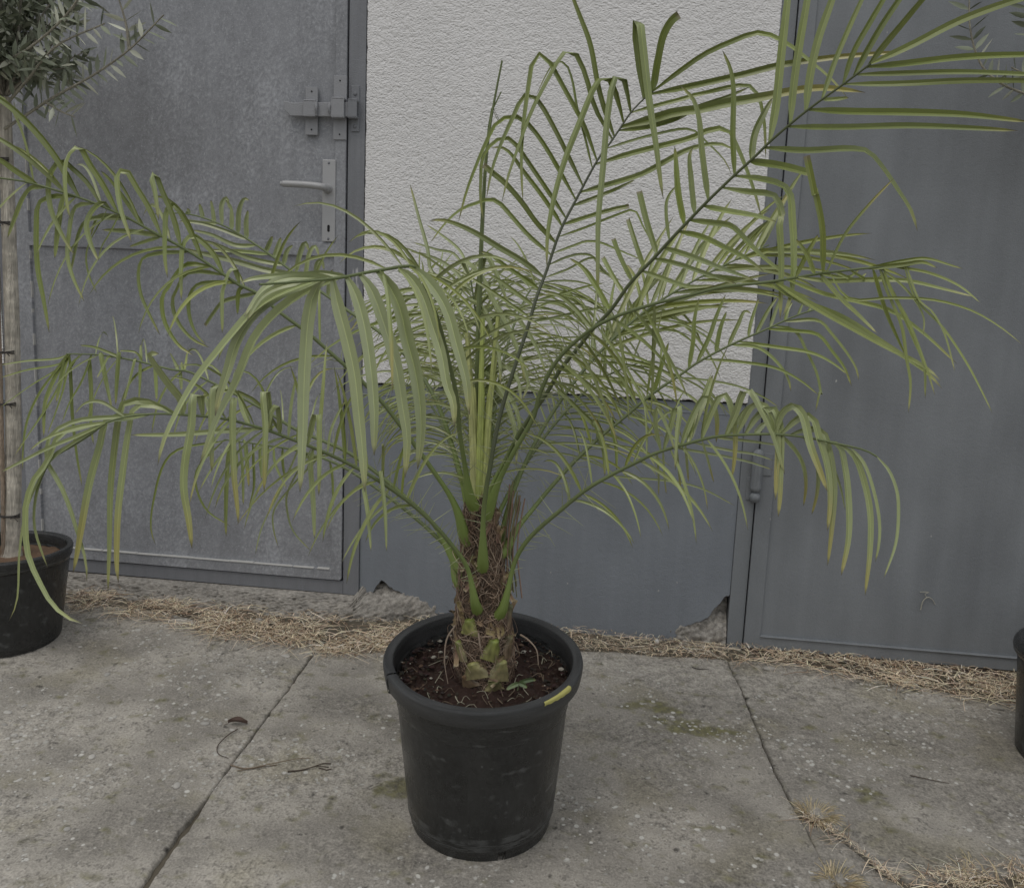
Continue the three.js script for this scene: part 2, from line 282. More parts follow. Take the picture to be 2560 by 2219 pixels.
{
  const nu = 430, nv = 400;
  const g = grid(nu, nv, (uu, vv) => {
    const i = Math.round(uu * nu), j = Math.round(vv * nv), u = clamp((i - 1) / (nu - 2)), v = clamp((j - 1) / (nv - 2));
    const y0 = castBottom(mix(-0.724, 0.324, u)), y = mix(y0, 1.66, v), x = mix(castLeft(y), castRight(y), u);
    const e = Math.min((x + 0.726) / 0.028, 1, (y - y0) / 0.012 + 0.3);
    const rim = i === 0 || j === 0 || i === nu;
    return [x, y, rim ? -0.02 : 0.006 + castH(x, y) * mix(0.25, 1, clamp(e))];
  });
  part('roughcast', g, M.roughcast, wall);
  const far_ = [[-0.724, 0.324, 1.662, 3.6], [-3.4, -1.806, 0.605, 3.6], [1.36, 4, 0.605, 3.6], [-1.804, -0.728, 2.1, 3.6], [0.328, 1.358, 2.1, 3.6]];
  part('roughcast', far_.map(([a, b, c, d]) => grid(60, 60, (u, v) => [mix(a, b, u), mix(c, d, v), 0.006 + castH(mix(a, b, u), mix(c, d, v))])), M.roughcast, wall);
  part('roughcast', far_.map(([a, b, c, d]) => bx(a, b, c, d, -0.0745, 0, 0)), M.roughcast, wall);
  part('wall_core', bx(-0.724, 0.324, 0.62, 1.66, -0.0745, -0.021, 0), M.mortar, wall);
  const s = new THREE.Shape();
  const low = [[-0.7255, -0.025], [-0.716, -0.02], [-0.708, 0.004], [-0.694, -0.012], [-0.675, 0.022], [-0.661, 0.039], [-0.646, 0.031], [-0.625, 0.014], [-0.6, 0.006], [-0.575, -0.012], [-0.55, -0.018], [-0.53, -0.034], [-0.513, -0.04], [-0.46, -0.056], [-0.4, -0.066], [-0.3, -0.07], [-0.183, -0.0705], [-0.05, -0.074], [0.04, -0.07], [0.12, -0.074], [0.177, -0.064], [0.188, -0.043], [0.203, -0.022], [0.222, -0.014], [0.248, -0.003], [0.268, 0.012], [0.279, 0.034], [0.293, 0.05], [0.304, 0.072], [0.3185, 0.078]];
  const RB = mulberry(17); low.forEach(([x, y], i) => { if (!i) return s.moveTo(x, y); const [a, b] = low[i - 1], m = x > -0.42 && x < 0.15 ? 5 : 4; for (let k = 1; k <= m; k++) s.lineTo(mix(a, x, k / m), mix(b, y, k / m) + (k < m ? 0.006 : 0.002) * (RB() - 0.5)); }); s.lineTo(0.3185, 0.6); s.lineTo(-0.7255, 0.6);
  const pg = new THREE.ExtrudeGeometry(s, { depth: 0.012, bevelEnabled: true, bevelSize: 0.0012, bevelThickness: 0.0012, bevelSegments: 1 }); pg.translate(0, 0, -0.0135);
  part('plinth', planarUV(pg), M.plinth, wall);
  part('plinth', [bx(-3.4, -1.806, -0.3, 0.602, -0.0745, 0, 0), bx(1.36, 4, -0.3, 0.602, -0.0745, 0, 0)], M.plinth, wall);
  // painted ridge left where the plaster stops
  part('paint_ridge', [bx(-0.724, 0.317, 0.5715, 0.574, -0.002, 0.0012, 0.0008)], M.plinth, wall);
  // old mortar showing where the plinth has broken away, and the rough fillet under the left door
  const prof = (x) => ({ top: lerpAt([[-1.86, -0.014], [-0.74, -0.012], [-0.7, 0.05], [-0.5, 0.08], [0.33, 0.1]], x), zt: lerpAt([[-1.86, 0.004], [-0.74, 0.004], [-0.7, -0.05], [0.33, -0.045]], x), out: lerpAt([[-1.86, 0.11], [-0.8, 0.1], [-0.6, 0.05], [-0.47, -0.012], [0.13, -0.015], [0.19, 0.006], [0.32, 0.016]], x) });
  const fill = grid(420, 34, (u, v) => {
    const x = mix(-1.86, 0.3175, u), p = prof(x), yb = groundY(x, p.out) - 0.012, b = Math.pow(v, 0.8);
    const y = mix(p.top, yb, v), bulge = x > -0.72 ? sstep(0.05, -0.05, y) : v;
    const n = 0.007 * fbm(x * 20, v * 4, 1, 4) + 0.009 * fbm(x * 75, v * 15, 2, 4);
    return [x, y + n * 0.6 * Math.min(1, v * 4), mix(p.zt, p.out, x > -0.72 ? mix(bulge, v, 0.25) : b) + n * Math.min(1, v * 5)];
  }, (p, u, v) => [p[0], v * 0.24]);
  part('mortar_footing', fill, M.mortar, wall);
}

// ---------------------------------------------------------------- left steel door
function leafFrame(x0, x1, y0, y1, holes, z0, z1, mat, parent) {
  const r = 0.007, s = new THREE.Shape();
  s.moveTo(x0 + r, y0); s.lineTo(x1 - r, y0); s.quadraticCurveTo(x1, y0, x1, y0 + r); s.lineTo(x1, y1); s.lineTo(x0, y1); s.lineTo(x0, y0 + r); s.quadraticCurveTo(x0, y0, x0 + r, y0);
  for (const [a, b, c, d] of holes) { const h = new THREE.Path(); h.moveTo(a, c); h.lineTo(a, d); h.lineTo(b, d); h.lineTo(b, c); h.closePath(); s.holes.push(h); }
  const g = new THREE.ExtrudeGeometry(s, { depth: z1 - z0 - 0.002, bevelEnabled: true, bevelSize: 0.0014, bevelThickness: 0.0014, bevelSegments: 2 }); g.translate(0, 0, z0 + 0.0006);
  return part('leaf_frame', planarUV(g), mat, parent);
}
const trimTex = texture(256, 1024, (i, j) => {
  const x = -0.8 + i / 256 * 0.1, y = j / 1024 * 1.6, f = fbm(x * 30, y * 6, 2, 4), s = N3(x * 300, y * 300, 4), st = fbm(x * 120, y * 9, 5, 3);
  const k = 1 + 0.1 * f + 0.09 * s + 0.06 * st, d = 1 - Math.hypot((x + 0.748) / 0.013, (y - 0.845) / 0.075), m = sstep(0.1, 0.75, d + 0.9 * fbm(x * 190, y * 28, 8, 3)) * (d > -0.5 ? 1 : 0);
  return [mix(0.205 * k, 0.55, m * 0.8), mix(0.214 * k, 0.55, m * 0.8), mix(0.232 * k, 0.56, m * 0.8)];
}, true, [10, 1 / 1.6, 8, 0]);
M.trimPaint = std({ map: trimTex, bumpMap: fineBump, bumpScale: 0.0008, roughness: 0.5 });
const doorL = thing('steel_door', 'grey chalky steel door on the left with slide bolt and lever handle', 'door', [-1.26, 0, -0.02]);
{
  const f = [bx(-0.7735, -0.727, -0.0115, 2.09, -0.07, 0.006, 0.0015), bx(-1.802, -1.753, -0.0115, 2.09, -0.07, 0.006, 0.0015), bx(-1.7525, -0.774, -0.011, 0.028, -0.07, 0.0055, 0.0015), bx(-1.7525, -0.774, 2.045, 2.09, -0.07, 0.0055, 0.0015)];
  part('door_frame', f, M.trimPaint, doorL);
  leafFrame(-1.7485, -0.7785, 0.0325, 2.04, [[-1.706, -0.806, 0.0615, 0.947], [-1.706, -0.806, 0.981, 1.995]], -0.03, 0.012, M.leftPaint, doorL);
  part('upper_panel', bx(-1.71, -0.802, 0.976, 2.0, -0.02, 0.0035, 0), M.leftPaint, doorL);
  part('lower_panel', bx(-1.71, -0.802, 0.058, 0.951, -0.0203, 0.0032, 0), M.leftPaint, doorL);
  const R = mulberry(5), beadBits = [];
  for (let x = -1.7; x < -0.82;) { const l = 0.015 + 0.12 * R(), e = Math.min(x + l, -0.812), h = 0.0022 + 0.0016 * R(); beadBits.push(bx(x, e, 0.0612, 0.0612 + h, 0.002, 0.0143 + 0.0012 * R(), 0.001)); x = e + (R() < 0.5 ? 0.001 : 0.012 * R()); }
  for (let i = 0; i < 30; i++) { const y = 0.1 + 1.1 * R(), l = 0.008 + 0.03 * R(); if (y > 0.92 && y < 1) continue; beadBits.push(bx(-1.7065, -1.7042 + 0.002 * R(), y, y + l, 0.003, 0.0128, 0.0008)); }
  part('pale_bead', beadBits, M.paleBead, doorL);  // pale broken strips along the lower ledge and the left panel edge
  // slide bolt
  const bolt = new THREE.Group(); bolt.name = 'slide_bolt'; bolt.position.set(-0.85 + 1.26, 1.326, 0.03); doorL.add(bolt);
  const bar = new THREE.Shape(); bar.moveTo(-0.943, 1.3425); bar.lineTo(-0.936, 1.343); bar.lineTo(-0.925, 1.339); bar.lineTo(-0.747, 1.343); bar.lineTo(-0.747, 1.309); bar.lineTo(-0.925, 1.3085); bar.lineTo(-0.941, 1.322);
  const bg = new THREE.ExtrudeGeometry(bar, { depth: 0.005, bevelEnabled: true, bevelSize: 0.0015, bevelThickness: 0.0015, bevelSegments: 2 }); bg.translate(0, 0, 0.021);
  part('bolt_bar', planarUV(bg), M.boltPaint, bolt);
  const loop = (x0, x1, y0, y1, z) => [bx(x0, x1, y1 - 0.006, y1, 0.012, z), bx(x0, x1, y0, y0 + 0.006, 0.012, z), bx(x0, x1, y0 + 0.001, y1 - 0.001, z - 0.004, z, 0.0035)];
  part('strap_plate', [bx(-0.8885, -0.8545, 1.2615, 1.3835, 0.01, 0.0155, 0.001), ...loop(-0.8885, -0.8545, 1.305, 1.3475, 0.0345), tube([[-0.853, 1.3095, 0.03], [-0.851, 1.326, 0.037], [-0.853, 1.343, 0.03]], 0.004, 8)], M.boltPaint, bolt);
  part('strap_plate', [bx(-0.811, -0.7755, 1.2505, 1.413, 0.01, 0.0158, 0.001), ...loop(-0.811, -0.7755, 1.303, 1.3545, 0.037), tube([[-0.8125, 1.3095, 0.03], [-0.816, 1.326, 0.037], [-0.8125, 1.343, 0.03]], 0.0042, 8)], M.boltPaint, bolt);
  part('keeper_plate', [bx(-0.7645, -0.7425, 1.2735, 1.39, 0.004, 0.0095, 0.001), ...loop(-0.768, -0.7425, 1.304, 1.352, 0.031)], M.trimPaint, bolt);
  for (const [x, y, z, q] of [[-0.7535, 1.369, 0.0095, 1], [-0.7535, 1.286, 0.0095, 1]]) { const s = new THREE.SphereGeometry(0.0052, 12, 8, 0, 7, 0, 1.6); s.rotateX(Math.PI / 2); s.scale(1, 1, 0.7); s.translate(x, y, z); part('rivet', s, M.trimPaint, bolt); }
  for (const [x, y] of [[-0.7935, 1.4], [-0.7935, 1.264], [-0.871, 1.372], [-0.871, 1.275]]) { const s = new THREE.CylinderGeometry(0.0021, 0.0021, 0.0012, 10); s.rotateX(Math.PI / 2); s.translate(x, y, 0.0162); part('screw', s, M.hole, bolt); }
  // lever handle on a long plate
  part('handle_plate', bx(-0.8405, -0.8035, 0.984, 1.199, 0.0118, 0.0165, 0.0022), M.steel, doorL);
  const hole = new THREE.Shape(); hole.absarc(-0.8215, 1.0255, 0.0034, 0, Math.PI, false); hole.lineTo(-0.8249, 1.0135); hole.absarc(-0.8215, 1.0135, 0.0034, Math.PI, 2 * Math.PI, false);
  const hg = new THREE.ExtrudeGeometry(hole, { depth: 0.0005, bevelEnabled: false }); hg.translate(0, 0, 0.0166); part('keyhole', hg, M.hole, doorL);
  for (const [x, y] of [[-0.822, 1.19], [-0.822, 0.992]]) { const s = new THREE.SphereGeometry(0.0036, 12, 6, 0, 7, 0, 1.57); s.rotateX(Math.PI / 2); s.scale(1, 1, 0.5); s.translate(x, y, 0.0165); part('screw', s, M.trimPaint, doorL); }
  const rose = new THREE.CylinderGeometry(0.0105, 0.0125, 0.022, 20); rose.rotateX(Math.PI / 2); rose.translate(-0.824, 1.1235, 0.027);
  part('lever_handle', [rose, tube([[-0.824, 1.1235, 0.03], [-0.825, 1.1237, 0.046], [-0.834, 1.1245, 0.056], [-0.85, 1.126, 0.058], [-0.89, 1.128, 0.0575], [-0.932, 1.1288, 0.056], [-0.9405, 1.1288, 0.056]], (t) => t > 0.97 ? 0.006 : mix(0.0095, 0.0088, t), 14, 40)], M.steel, doorL);
}
// ---------------------------------------------------------------- right steel door
const doorR = thing('steel_door', 'plain dark grey steel door on the right with a welded hinge', 'door', [0.84, 0, -0.02]);
{
  part('door_frame', [bx(0.32, 0.3625, -0.1, 2.09, -0.07, 0.004, 0.0015), bx(1.318, 1.357, -0.1, 2.09, -0.07, 0.004, 0.0015), bx(0.363, 1.3175, 2.045, 2.09, -0.07, 0.0035, 0.0015)], M.rightPaint, doorR);
  part('threshold', bx(0.363, 1.3175, -0.14, -0.069, -0.07, 0.001, 0.002), M.rust, doorR);
  leafFrame(0.3665, 1.315, -0.0625, 2.04, [[0.4065, 1.275, -0.029, 1.995]], -0.03, 0.0115, M.rightPaint, doorR);
  part('door_panel', bx(0.403, 1.279, -0.033, 2.0, -0.02, 0.0055, 0), M.rightPaint, doorR);
  part('panel_bead', [bx(0.407, 1.27, -0.0295, -0.0262, 0.004, 0.0165, 0.0015)], M.rightPaint, doorR);
  const c = (y0, y1, r) => { const g = new THREE.CapsuleGeometry(r, y1 - y0 - 2 * r, 6, 18); g.translate(0.3605, (y0 + y1) / 2, 0.0155); return g; };
  const h = new THREE.Group(); h.name = 'hinge'; h.position.set(0.36 - 0.84, 0.413, 0.0355); doorR.add(h);
  part('hinge_knuckle', [c(0.343, 0.372, 0.0142), c(0.37, 0.488, 0.0145)], M.rightPaint, h);
  part('hinge_plate', [bx(0.363, 0.398, 0.418, 0.478, 0.0113, 0.0145, 0.001)], M.rightPaint, h);
  part('hinge_plate', [bx(0.3375, 0.3615, 0.348, 0.41, 0.0038, 0.007, 0.001)], M.rightPaint, h);
}

// ---------------------------------------------------------------- plant pots
function lathe(profile, seg = 96, ph0 = 0, phl = Math.PI * 2) { return new THREE.LatheGeometry(profile.map(([r, y]) => new THREE.Vector2(r, y)), seg, ph0, phl); }
const local = (g) => { const m = Array.isArray(g) ? merge(g) : g; m.userData.local = true; return m; };
const pot = thing('plant_pot', 'large black plastic pot in the middle with yellow tape scrap on its rim', 'plant pot', [-0.2276, -0.1405, 0.8209]);
pot.quaternion.setFromUnitVectors(V(0, 1, 0), V(0.0017, 0.9905, 0.1377).normalize());
{
  const gap = [0.395, 0.495], body = [[0.1388, 0.03], [0.141, 0.036], [0.1415, 0.05], [0.151, 0.17], [0.1575, 0.262], [0.1595, 0.266], [0.1625, 0.3], [0.1645, 0.318]];
  const inner = [[0.159, 0.318], [0.156, 0.26], [0.146, 0.15], [0.137, 0.026]];
  const low = [[0.128, 0.001], [0.1325, 0.0005], [0.134, 0.003], [0.1388, 0.03]];
  const phs = [gap[1], gap[1] + 1.9, gap[1] + 3.9, gap[0] + Math.PI * 2], gs = [lathe(body), lathe(inner)];
  for (let i = 0; i < 3; i++) gs.push(lathe(low, 48, phs[i] + (i ? 0.07 : 0), phs[i + 1] - phs[i] - (i ? 0.07 : 0)));
  gs.push(lathe([[0.004, 0.02], [0.13, 0.02]]), lathe([[0.1388, 0.0305], [0.1285, 0.0305]]));
  gs.push(lathe([[0.1335, 0.001], [0.1387, 0.03]], 2, 0.458, 0.01));
  part('pot_body', local(gs), M.plastic, pot);
  const rim = [[0.1645, 0.322], [0.165, 0.316], [0.176, 0.315], [0.1795, 0.317], [0.1815, 0.33], [0.1827, 0.343], [0.1815, 0.3475], [0.177, 0.3492], [0.166, 0.3485], [0.1635, 0.346], [0.1625, 0.335], [0.161, 0.31]];
  part('pot_rim', local([lathe(rim, 120, -1.02, 5.36 + 0.9), lathe(rim.map(([r, y]) => [r + 0.0012, y - 0.003]), 4, -1.05, 0.045)]), M.rimPlastic, pot);
  // soil, dished and crumbly
  const sg = grid(150, 60, (u, v) => { const a = u * Math.PI * 2, r = 0.1615 * v, x = Math.sin(a) * r, z = Math.cos(a) * r; return [x, 0.308 + 0.010 * fbm(x * 26, z * 26, 1, 3) + 0.006 * fbm(x * 110, z * 110, 2, 2) - 0.014 * v * v + 0.012 * sstep(0.5, 0.2, v), z]; });
  part('soil', local(sg), M.soil, pot);
  const R = mulberry(33), gr = [], col = (g, c) => { const n = g.attributes.position.count, a = new Float32Array(n * 3); for (let i = 0; i < n; i++) a.set(c, i * 3); g.setAttribute('color', new THREE.BufferAttribute(a, 3)); return g; };
  for (let i = 0; i < 900; i++) {
    const a = R() * 6.283, r = 0.06 + 0.1 * Math.sqrt(R()), s = 0.0012 + 0.0034 * R() * R(), g = new THREE.IcosahedronGeometry(s, 0), k = R();
    g.scale(1 + R(), 0.7, 1 + R() * 0.6); g.rotateY(R() * 6); g.translate(Math.sin(a) * r, 0.302 + 0.01 * R(), Math.cos(a) * r);
    gr.push(col(g, k < 0.86 ? [0.022 + 0.02 * R(), 0.014 + 0.011 * R(), 0.011 + 0.006 * R()] : k < 0.95 ? [0.12, 0.075, 0.05] : [0.35, 0.33, 0.28]));
  }
  for (let i = 0; i < 60; i++) {
    const a = R() * 6.283, r = 0.06 + 0.09 * R(), x = Math.sin(a) * r, z = Math.cos(a) * r, l = 0.012 + 0.022 * R(), b = R() * 6.28;
    gr.push(tube([[x, 0.308, z], [x + l * 0.5 * Math.sin(b), 0.313 + 0.004 * R(), z + l * 0.5 * Math.cos(b)], [x + l * Math.sin(b + 0.6), 0.308, z + l * Math.cos(b + 0.6)]], 0.0005 + 0.0004 * R(), 4, 5, () => i % 3 ? [0.17, 0.13, 0.09] : [0.38, 0.36, 0.27]));
  }
  part('soil_crumbs', local(gr), M.vc, pot, 'stuff');
  // scrap of yellow tape round the rim
  const tp = grid(22, 5, (u, v) => { const a = 0.76 + 0.38 * u, e = 0.003 * fbm(u * 9, 2, 3, 3), t = clamp(0.28 + 0.72 * v * (0.75 + 0.5 * N3(u * 5, 3)) - 0.25 * u * (1 - v)), top = sstep(0.5, 0, t), r = 0.1835 - top * 0.006 + e * top, y = mix(0.3502, 0.3415, sstep(0.2, 1, t)); return [Math.sin(a) * r, y + e * 0.4, Math.cos(a) * r]; });
  const tm = part('tape_scrap', local(tp), std({ color: rgb(0.44, 0.42, 0.13), roughness: 0.6 }), pot); tm.userData.label = 'torn yellow tape scrap on the pot rim';
}

// leaflets -----------------------------------------------------------
const LC = { deep: [0.33, 0.415, 0.08], pale: [0.57, 0.66, 0.31], yellow: [0.62, 0.56, 0.16], brown: [0.06, 0.036, 0.03], straw: [0.4, 0.34, 0.22], lime: [0.43, 0.49, 0.09] };
const c3mix = (a, b, t) => [mix(a[0], b[0], t), mix(a[1], b[1], t), mix(a[2], b[2], t)];
// one leaflet: a folded strip along pts, w metres wide; kind L plain tip, Y yellowed tip, C cut end
function leaflet(pts, w, kind, R, base, seg = 16, thin = false) {
  const c = new THREE.CatmullRomCurve3(pts, false, 'centripetal'), pos = [], nor = [], col = [], uv = [], idx = [];
  const ph = R() * 100, twist = (R() - 0.5) * 0.7, fold = 0.2 + 0.2 * R(), tone = 0.86 + 0.3 * R(), hueY = R() * 0.25, yStart = kind === 'Y' ? 0.62 + 0.2 * R() : 0.9 + 0.06 * R();
  const T = V(0, 0, 0), W = V(0, 0, 0), N = V(0, 0, 0), q = V(0, 0, 0), prev = V(0, 0, 0);
  for (let i = 0; i <= seg; i++) {
    const t = i / seg, p = c.getPointAt(t); c.getTangentAt(t, T);
    const up = T.y > 0 ? -0.45 * T.y : -0.75 * T.y;            // the underside shows while it climbs, the upper face where it falls
    N.set(0.1 * Math.sin(ph), up + 0.12, 1); W.crossVectors(T, N); if (W.lengthSq() < 0.02) W.copy(prev); W.normalize();
    if (i && W.dot(prev) < 0) W.negate(); prev.copy(W);
    N.crossVectors(W, T).normalize();
    const tw = twist * Math.sin(t * 2.6 + ph), cw = Math.cos(tw), sw = Math.sin(tw); q.copy(W); W.multiplyScalar(cw).addScaledVector(N, sw); N.multiplyScalar(cw).addScaledVector(q, -sw);
    let k = Math.min(1, 0.34 + t * 5.5) * (kind === 'C' ? 1 : (1 - Math.pow(clamp((t - 0.45) / 0.55), 1.6) * (thin ? 0.75 : 0.58)) * mix(1, 0.1, sstep(0.93, 0.985, t))) * (1 + 0.05 * N3(t * 9, ph));
    const hw = w * 0.5 * k, fd = w * fold * k * (1 - 0.3 * t);
    let cc = c3mix(base, LC.lime, hueY * 0.5 + 0.18 * N3(t * 3, ph, 1)); const s = tone * (1 + 0.1 * N3(t * 14, ph, 3)); cc = cc.map((v) => v * s);
    if (kind !== 'C') { cc = c3mix(cc, LC.yellow, 0.85 * sstep(yStart - 0.12, yStart + 0.16, t)); cc = c3mix(cc, LC.brown, sstep(0.955, 0.985, t)); }
    else cc = c3mix(cc, LC.straw, sstep(0.975, 1, t));
    const rib = cc;
    // left edge, midrib (left face), midrib (right face), right edge
    const A = q.copy(p).addScaledVector(W, -hw).toArray(), Mi = q.copy(p).addScaledVector(N, -fd).toArray(), B = q.copy(p).addScaledVector(W, hw).toArray();
    pos.push(...A, ...Mi, ...Mi, ...B); col.push(...cc, ...rib, ...rib, ...cc); uv.push(0, t, 0.5, t, 0.5, t, 1, t);
    if (i) { const o = (i - 1) * 4, e = o + 4; idx.push(o, o + 1, e, o + 1, e + 1, e, o + 2, o + 3, e + 2, o + 3, e + 3, e + 2); }
  }
  const g = new THREE.BufferGeometry();
  g.setAttribute('position', new THREE.Float32BufferAttribute(pos, 3)); g.setAttribute('uv', new THREE.Float32BufferAttribute(uv, 2)); g.setAttribute('color', new THREE.Float32BufferAttribute(col, 3));
  g.setIndex(idx); g.computeVertexNormals(); return g;
}
// ---------------------------------------------------------------- the palm
const PB = [-0.222, 0.168, 0.866];
const palm = thing('potted_palm', 'feather palm with long arching green fronds growing in the middle pot', 'palm', PB);
const trunkAt = (t) => { const x = mix(-0.222, -0.247, t), y = mix(0.145, 0.515, t), z = mix(0.868, 0.86, t), r = lerpAt([[0, 0.046], [0.15, 0.052], [0.3, 0.05], [0.5, 0.041], [0.7, 0.034], [0.9, 0.026], [1, 0.014]], t); return [x, y, z, r]; };
const fib = texture(512, 512, (i, j) => { const x = i / 512 * 26, y = j / 512 * 26, f = fbm(x * 0.5, y * 0.5, 1, 4), w = fbm(x * 0.3, y * 0.3, 5, 2), l = Math.abs(N3(x * 1.6 + w * 6, y * 0.7 + w * 5, 2)), k = 0.6 + 0.5 * f + 0.7 * sstep(0.14, 0, l); return [0.15 * k, 0.105 * k, 0.075 * k]; });
const fibH = texture(512, 512, (i, j) => { const x = i / 512 * 26, y = j / 512 * 26, w = fbm(x * 0.3, y * 0.3, 5, 2), l = Math.abs(N3(x * 1.6 + w * 6, y * 0.7 + w * 5, 2)), h = sstep(0.2, 0, l); return [h, h, h]; }, false);
{
  const tg = grid(64, 70, (u, v) => { const [x, y, z, r0] = trunkAt(v), a = u * Math.PI * 2, r = r0 * (1 + 0.09 * fbm(Math.cos(a) * 2.2, Math.sin(a) * 2.2, v * 7, 3) + 0.06 * Math.sin(v * 34 + a * 2)); return [x + Math.sin(a) * r, y, z + Math.cos(a) * r]; }, (p, u, v) => [u, v]);
  part('trunk', tg, std({ map: fib, bumpMap: fibH, bumpScale: 0.004, roughness: 1 }), palm);
  const R = mulberry(91), fs = [];
  for (let i = 0; i < 1700; i++) { // loose brown fibres wound round the trunk
    const t0 = 0.03 + 0.93 * Math.pow(R(), 1.1), a0 = R() * 6.283, da = (R() - 0.5) * 2.2, dt = (R() - 0.5) * 0.26, lift = R() < 0.12 ? 0.016 * R() : 0.0035 * R(), p = [];
    for (let k = 0; k <= 4; k++) { const s = k / 4, [x, y, z, r] = trunkAt(clamp(t0 + dt * s)), a = a0 + da * s, q = r * (1.02 + 0.06 * N3(a * 3, t0 * 20)) + lift * Math.sin(s * 2.6) + 0.0015; p.push([x + Math.sin(a) * q, y + 0.006 * Math.sin(s * 5 + a0), z + Math.cos(a) * q]); }
    const k = 0.5 + 0.9 * R(), c = R() < 0.3 ? [0.42 * k, 0.33 * k, 0.25 * k] : [0.26 * k, 0.18 * k, 0.125 * k];
    fs.push(tube(p, 0.00028 + 0.0004 * R() * R(), 4, 7, () => c));
  }
  const rt = [[[-0.157, 0.263, 0.9], [-0.14, 0.262, 0.92], [-0.125, 0.25, 0.93], [-0.12, 0.225, 0.935]], [[-0.275, 0.27, 0.9], [-0.287, 0.25, 0.915], [-0.288, 0.21, 0.925], [-0.28, 0.172, 0.93]], [[-0.23, 0.268, 0.92], [-0.224, 0.245, 0.93], [-0.22, 0.225, 0.925]]];
  for (const p of rt) fs.push(tube(p, (t) => 0.0019 * (1 - 0.6 * t), 6, 14, () => [0.27, 0.21, 0.16]));
  for (let i = 0; i < 90; i++) { // ragged husk strips
    const t0 = 0.1 + 0.75 * R(), a0 = R() * 6.283, up = R() < 0.6 ? 0.09 : -0.07, p = [], k = 0.6 + 0.6 * R();
    for (let q = 0; q <= 4; q++) { const s = q / 4, [x, y, z, r] = trunkAt(clamp(t0 + up * s)), a = a0 + 0.5 * (R() - 0.3) * s, d = r + 0.002 + (0.004 + 0.012 * (i % 3 === 0 ? 1 : 0.3)) * s * s; p.push(V(x + Math.sin(a) * d, y, z + Math.cos(a) * d)); }
    fs.push(leaflet(p, 0.004 + 0.006 * R(), i % 2 ? 'C' : 'L', R, [0.24 * k, 0.165 * k, 0.11 * k], 6));
  }
  part('trunk_fibre', fs, M.vc, palm, 'stuff');
  // stumps of cut leaf stalks
  const stump = (x, y, w, h, c0, c1, tilt = 0, depth = 0.014) => {
    const t = clamp((y - 0.145) / 0.37), [cx, , cz, r] = trunkAt(t), dx = clamp((x - cx) / (r * 1.05), -0.98, 0.98), a = Math.asin(dx);
    const g = grid(10, 10, (u, v) => { const ex = (u - 0.5) * w * (1.08 - 0.62 * Math.pow(v, 1.4) + 0.2 * N3(v * 5, u * 3, x * 90)), e = 4 * u * (1 - u), b = depth * (0.25 + 0.75 * v) * Math.pow(e, 0.55); return [ex, (v - 0.5) * h * (1 + 0.18 * (u - 0.5)), v >= 0.999 ? 0.002 : b]; });
    const n = g.attributes.position.count, col = new Float32Array(n * 3), p = g.attributes.position;
    for (let i = 0; i < n; i++) { const s = 0.78 + 0.6 * N3(p.getX(i) * 160, p.getY(i) * 90, y * 40), m = sstep(-0.2, 0.62, p.getY(i) / h + 0.25 * N3(p.getX(i) * 130, p.getY(i) * 130, 5)); for (let k = 0; k < 3; k++) col[i * 3 + k] = mix(c1[k], c0[k], m) * s; }
    g.setAttribute('color', new THREE.BufferAttribute(col, 3));
    g.rotateZ(tilt); g.rotateX(-0.15); g.rotateY(a); g.translate(cx + Math.sin(a) * r, y, cz + Math.cos(a) * r);
    part('leaf_stump', g, M.stalk, palm);
  };
  const G1 = [0.22, 0.28, 0.055], G2 = [0.31, 0.31, 0.11], B1 = [0.33, 0.29, 0.15], B2 = [0.22, 0.16, 0.1];
  stump(-0.248, 0.274, 0.034, 0.03, G1, G2, 0.1); stump(-0.205, 0.236, 0.034, 0.042, G1, G2, -0.25); stump(-0.235, 0.197, 0.045, 0.032, G2, B1, 0.35); stump(-0.19, 0.196, 0.042, 0.04, G2, B1, -0.12);
  stump(-0.263, 0.226, 0.024, 0.04, G1, B1, 0.4); stump(-0.2, 0.168, 0.036, 0.022, [0.13, 0.15, 0.05], B1, 0.1, 0.02); stump(-0.18, 0.234, 0.026, 0.044, [0.13, 0.12, 0.05], B2, -0.15); stump(-0.246, 0.174, 0.036, 0.026, [0.26, 0.16, 0.085], B2, 0.5); stump(-0.163, 0.285, 0.016, 0.05, [0.13, 0.15, 0.06], B2, -0.1);
}

const massGeos = [];
// a leaflet that bends under its own weight from root o in direction d
function bent(o, d, len, sag, R, n = 6) {
  const p = [o.clone()], q = o.clone(), v = d.clone().normalize(), st = len / n;
  for (let i = 0; i < n; i++) { q.addScaledVector(v, st); p.push(q.clone()); v.y -= sag * (0.6 + 0.8 * i / n); v.x += 0.06 * (R() - 0.5); v.normalize(); }
  return p;
}
let frondNo = 0;
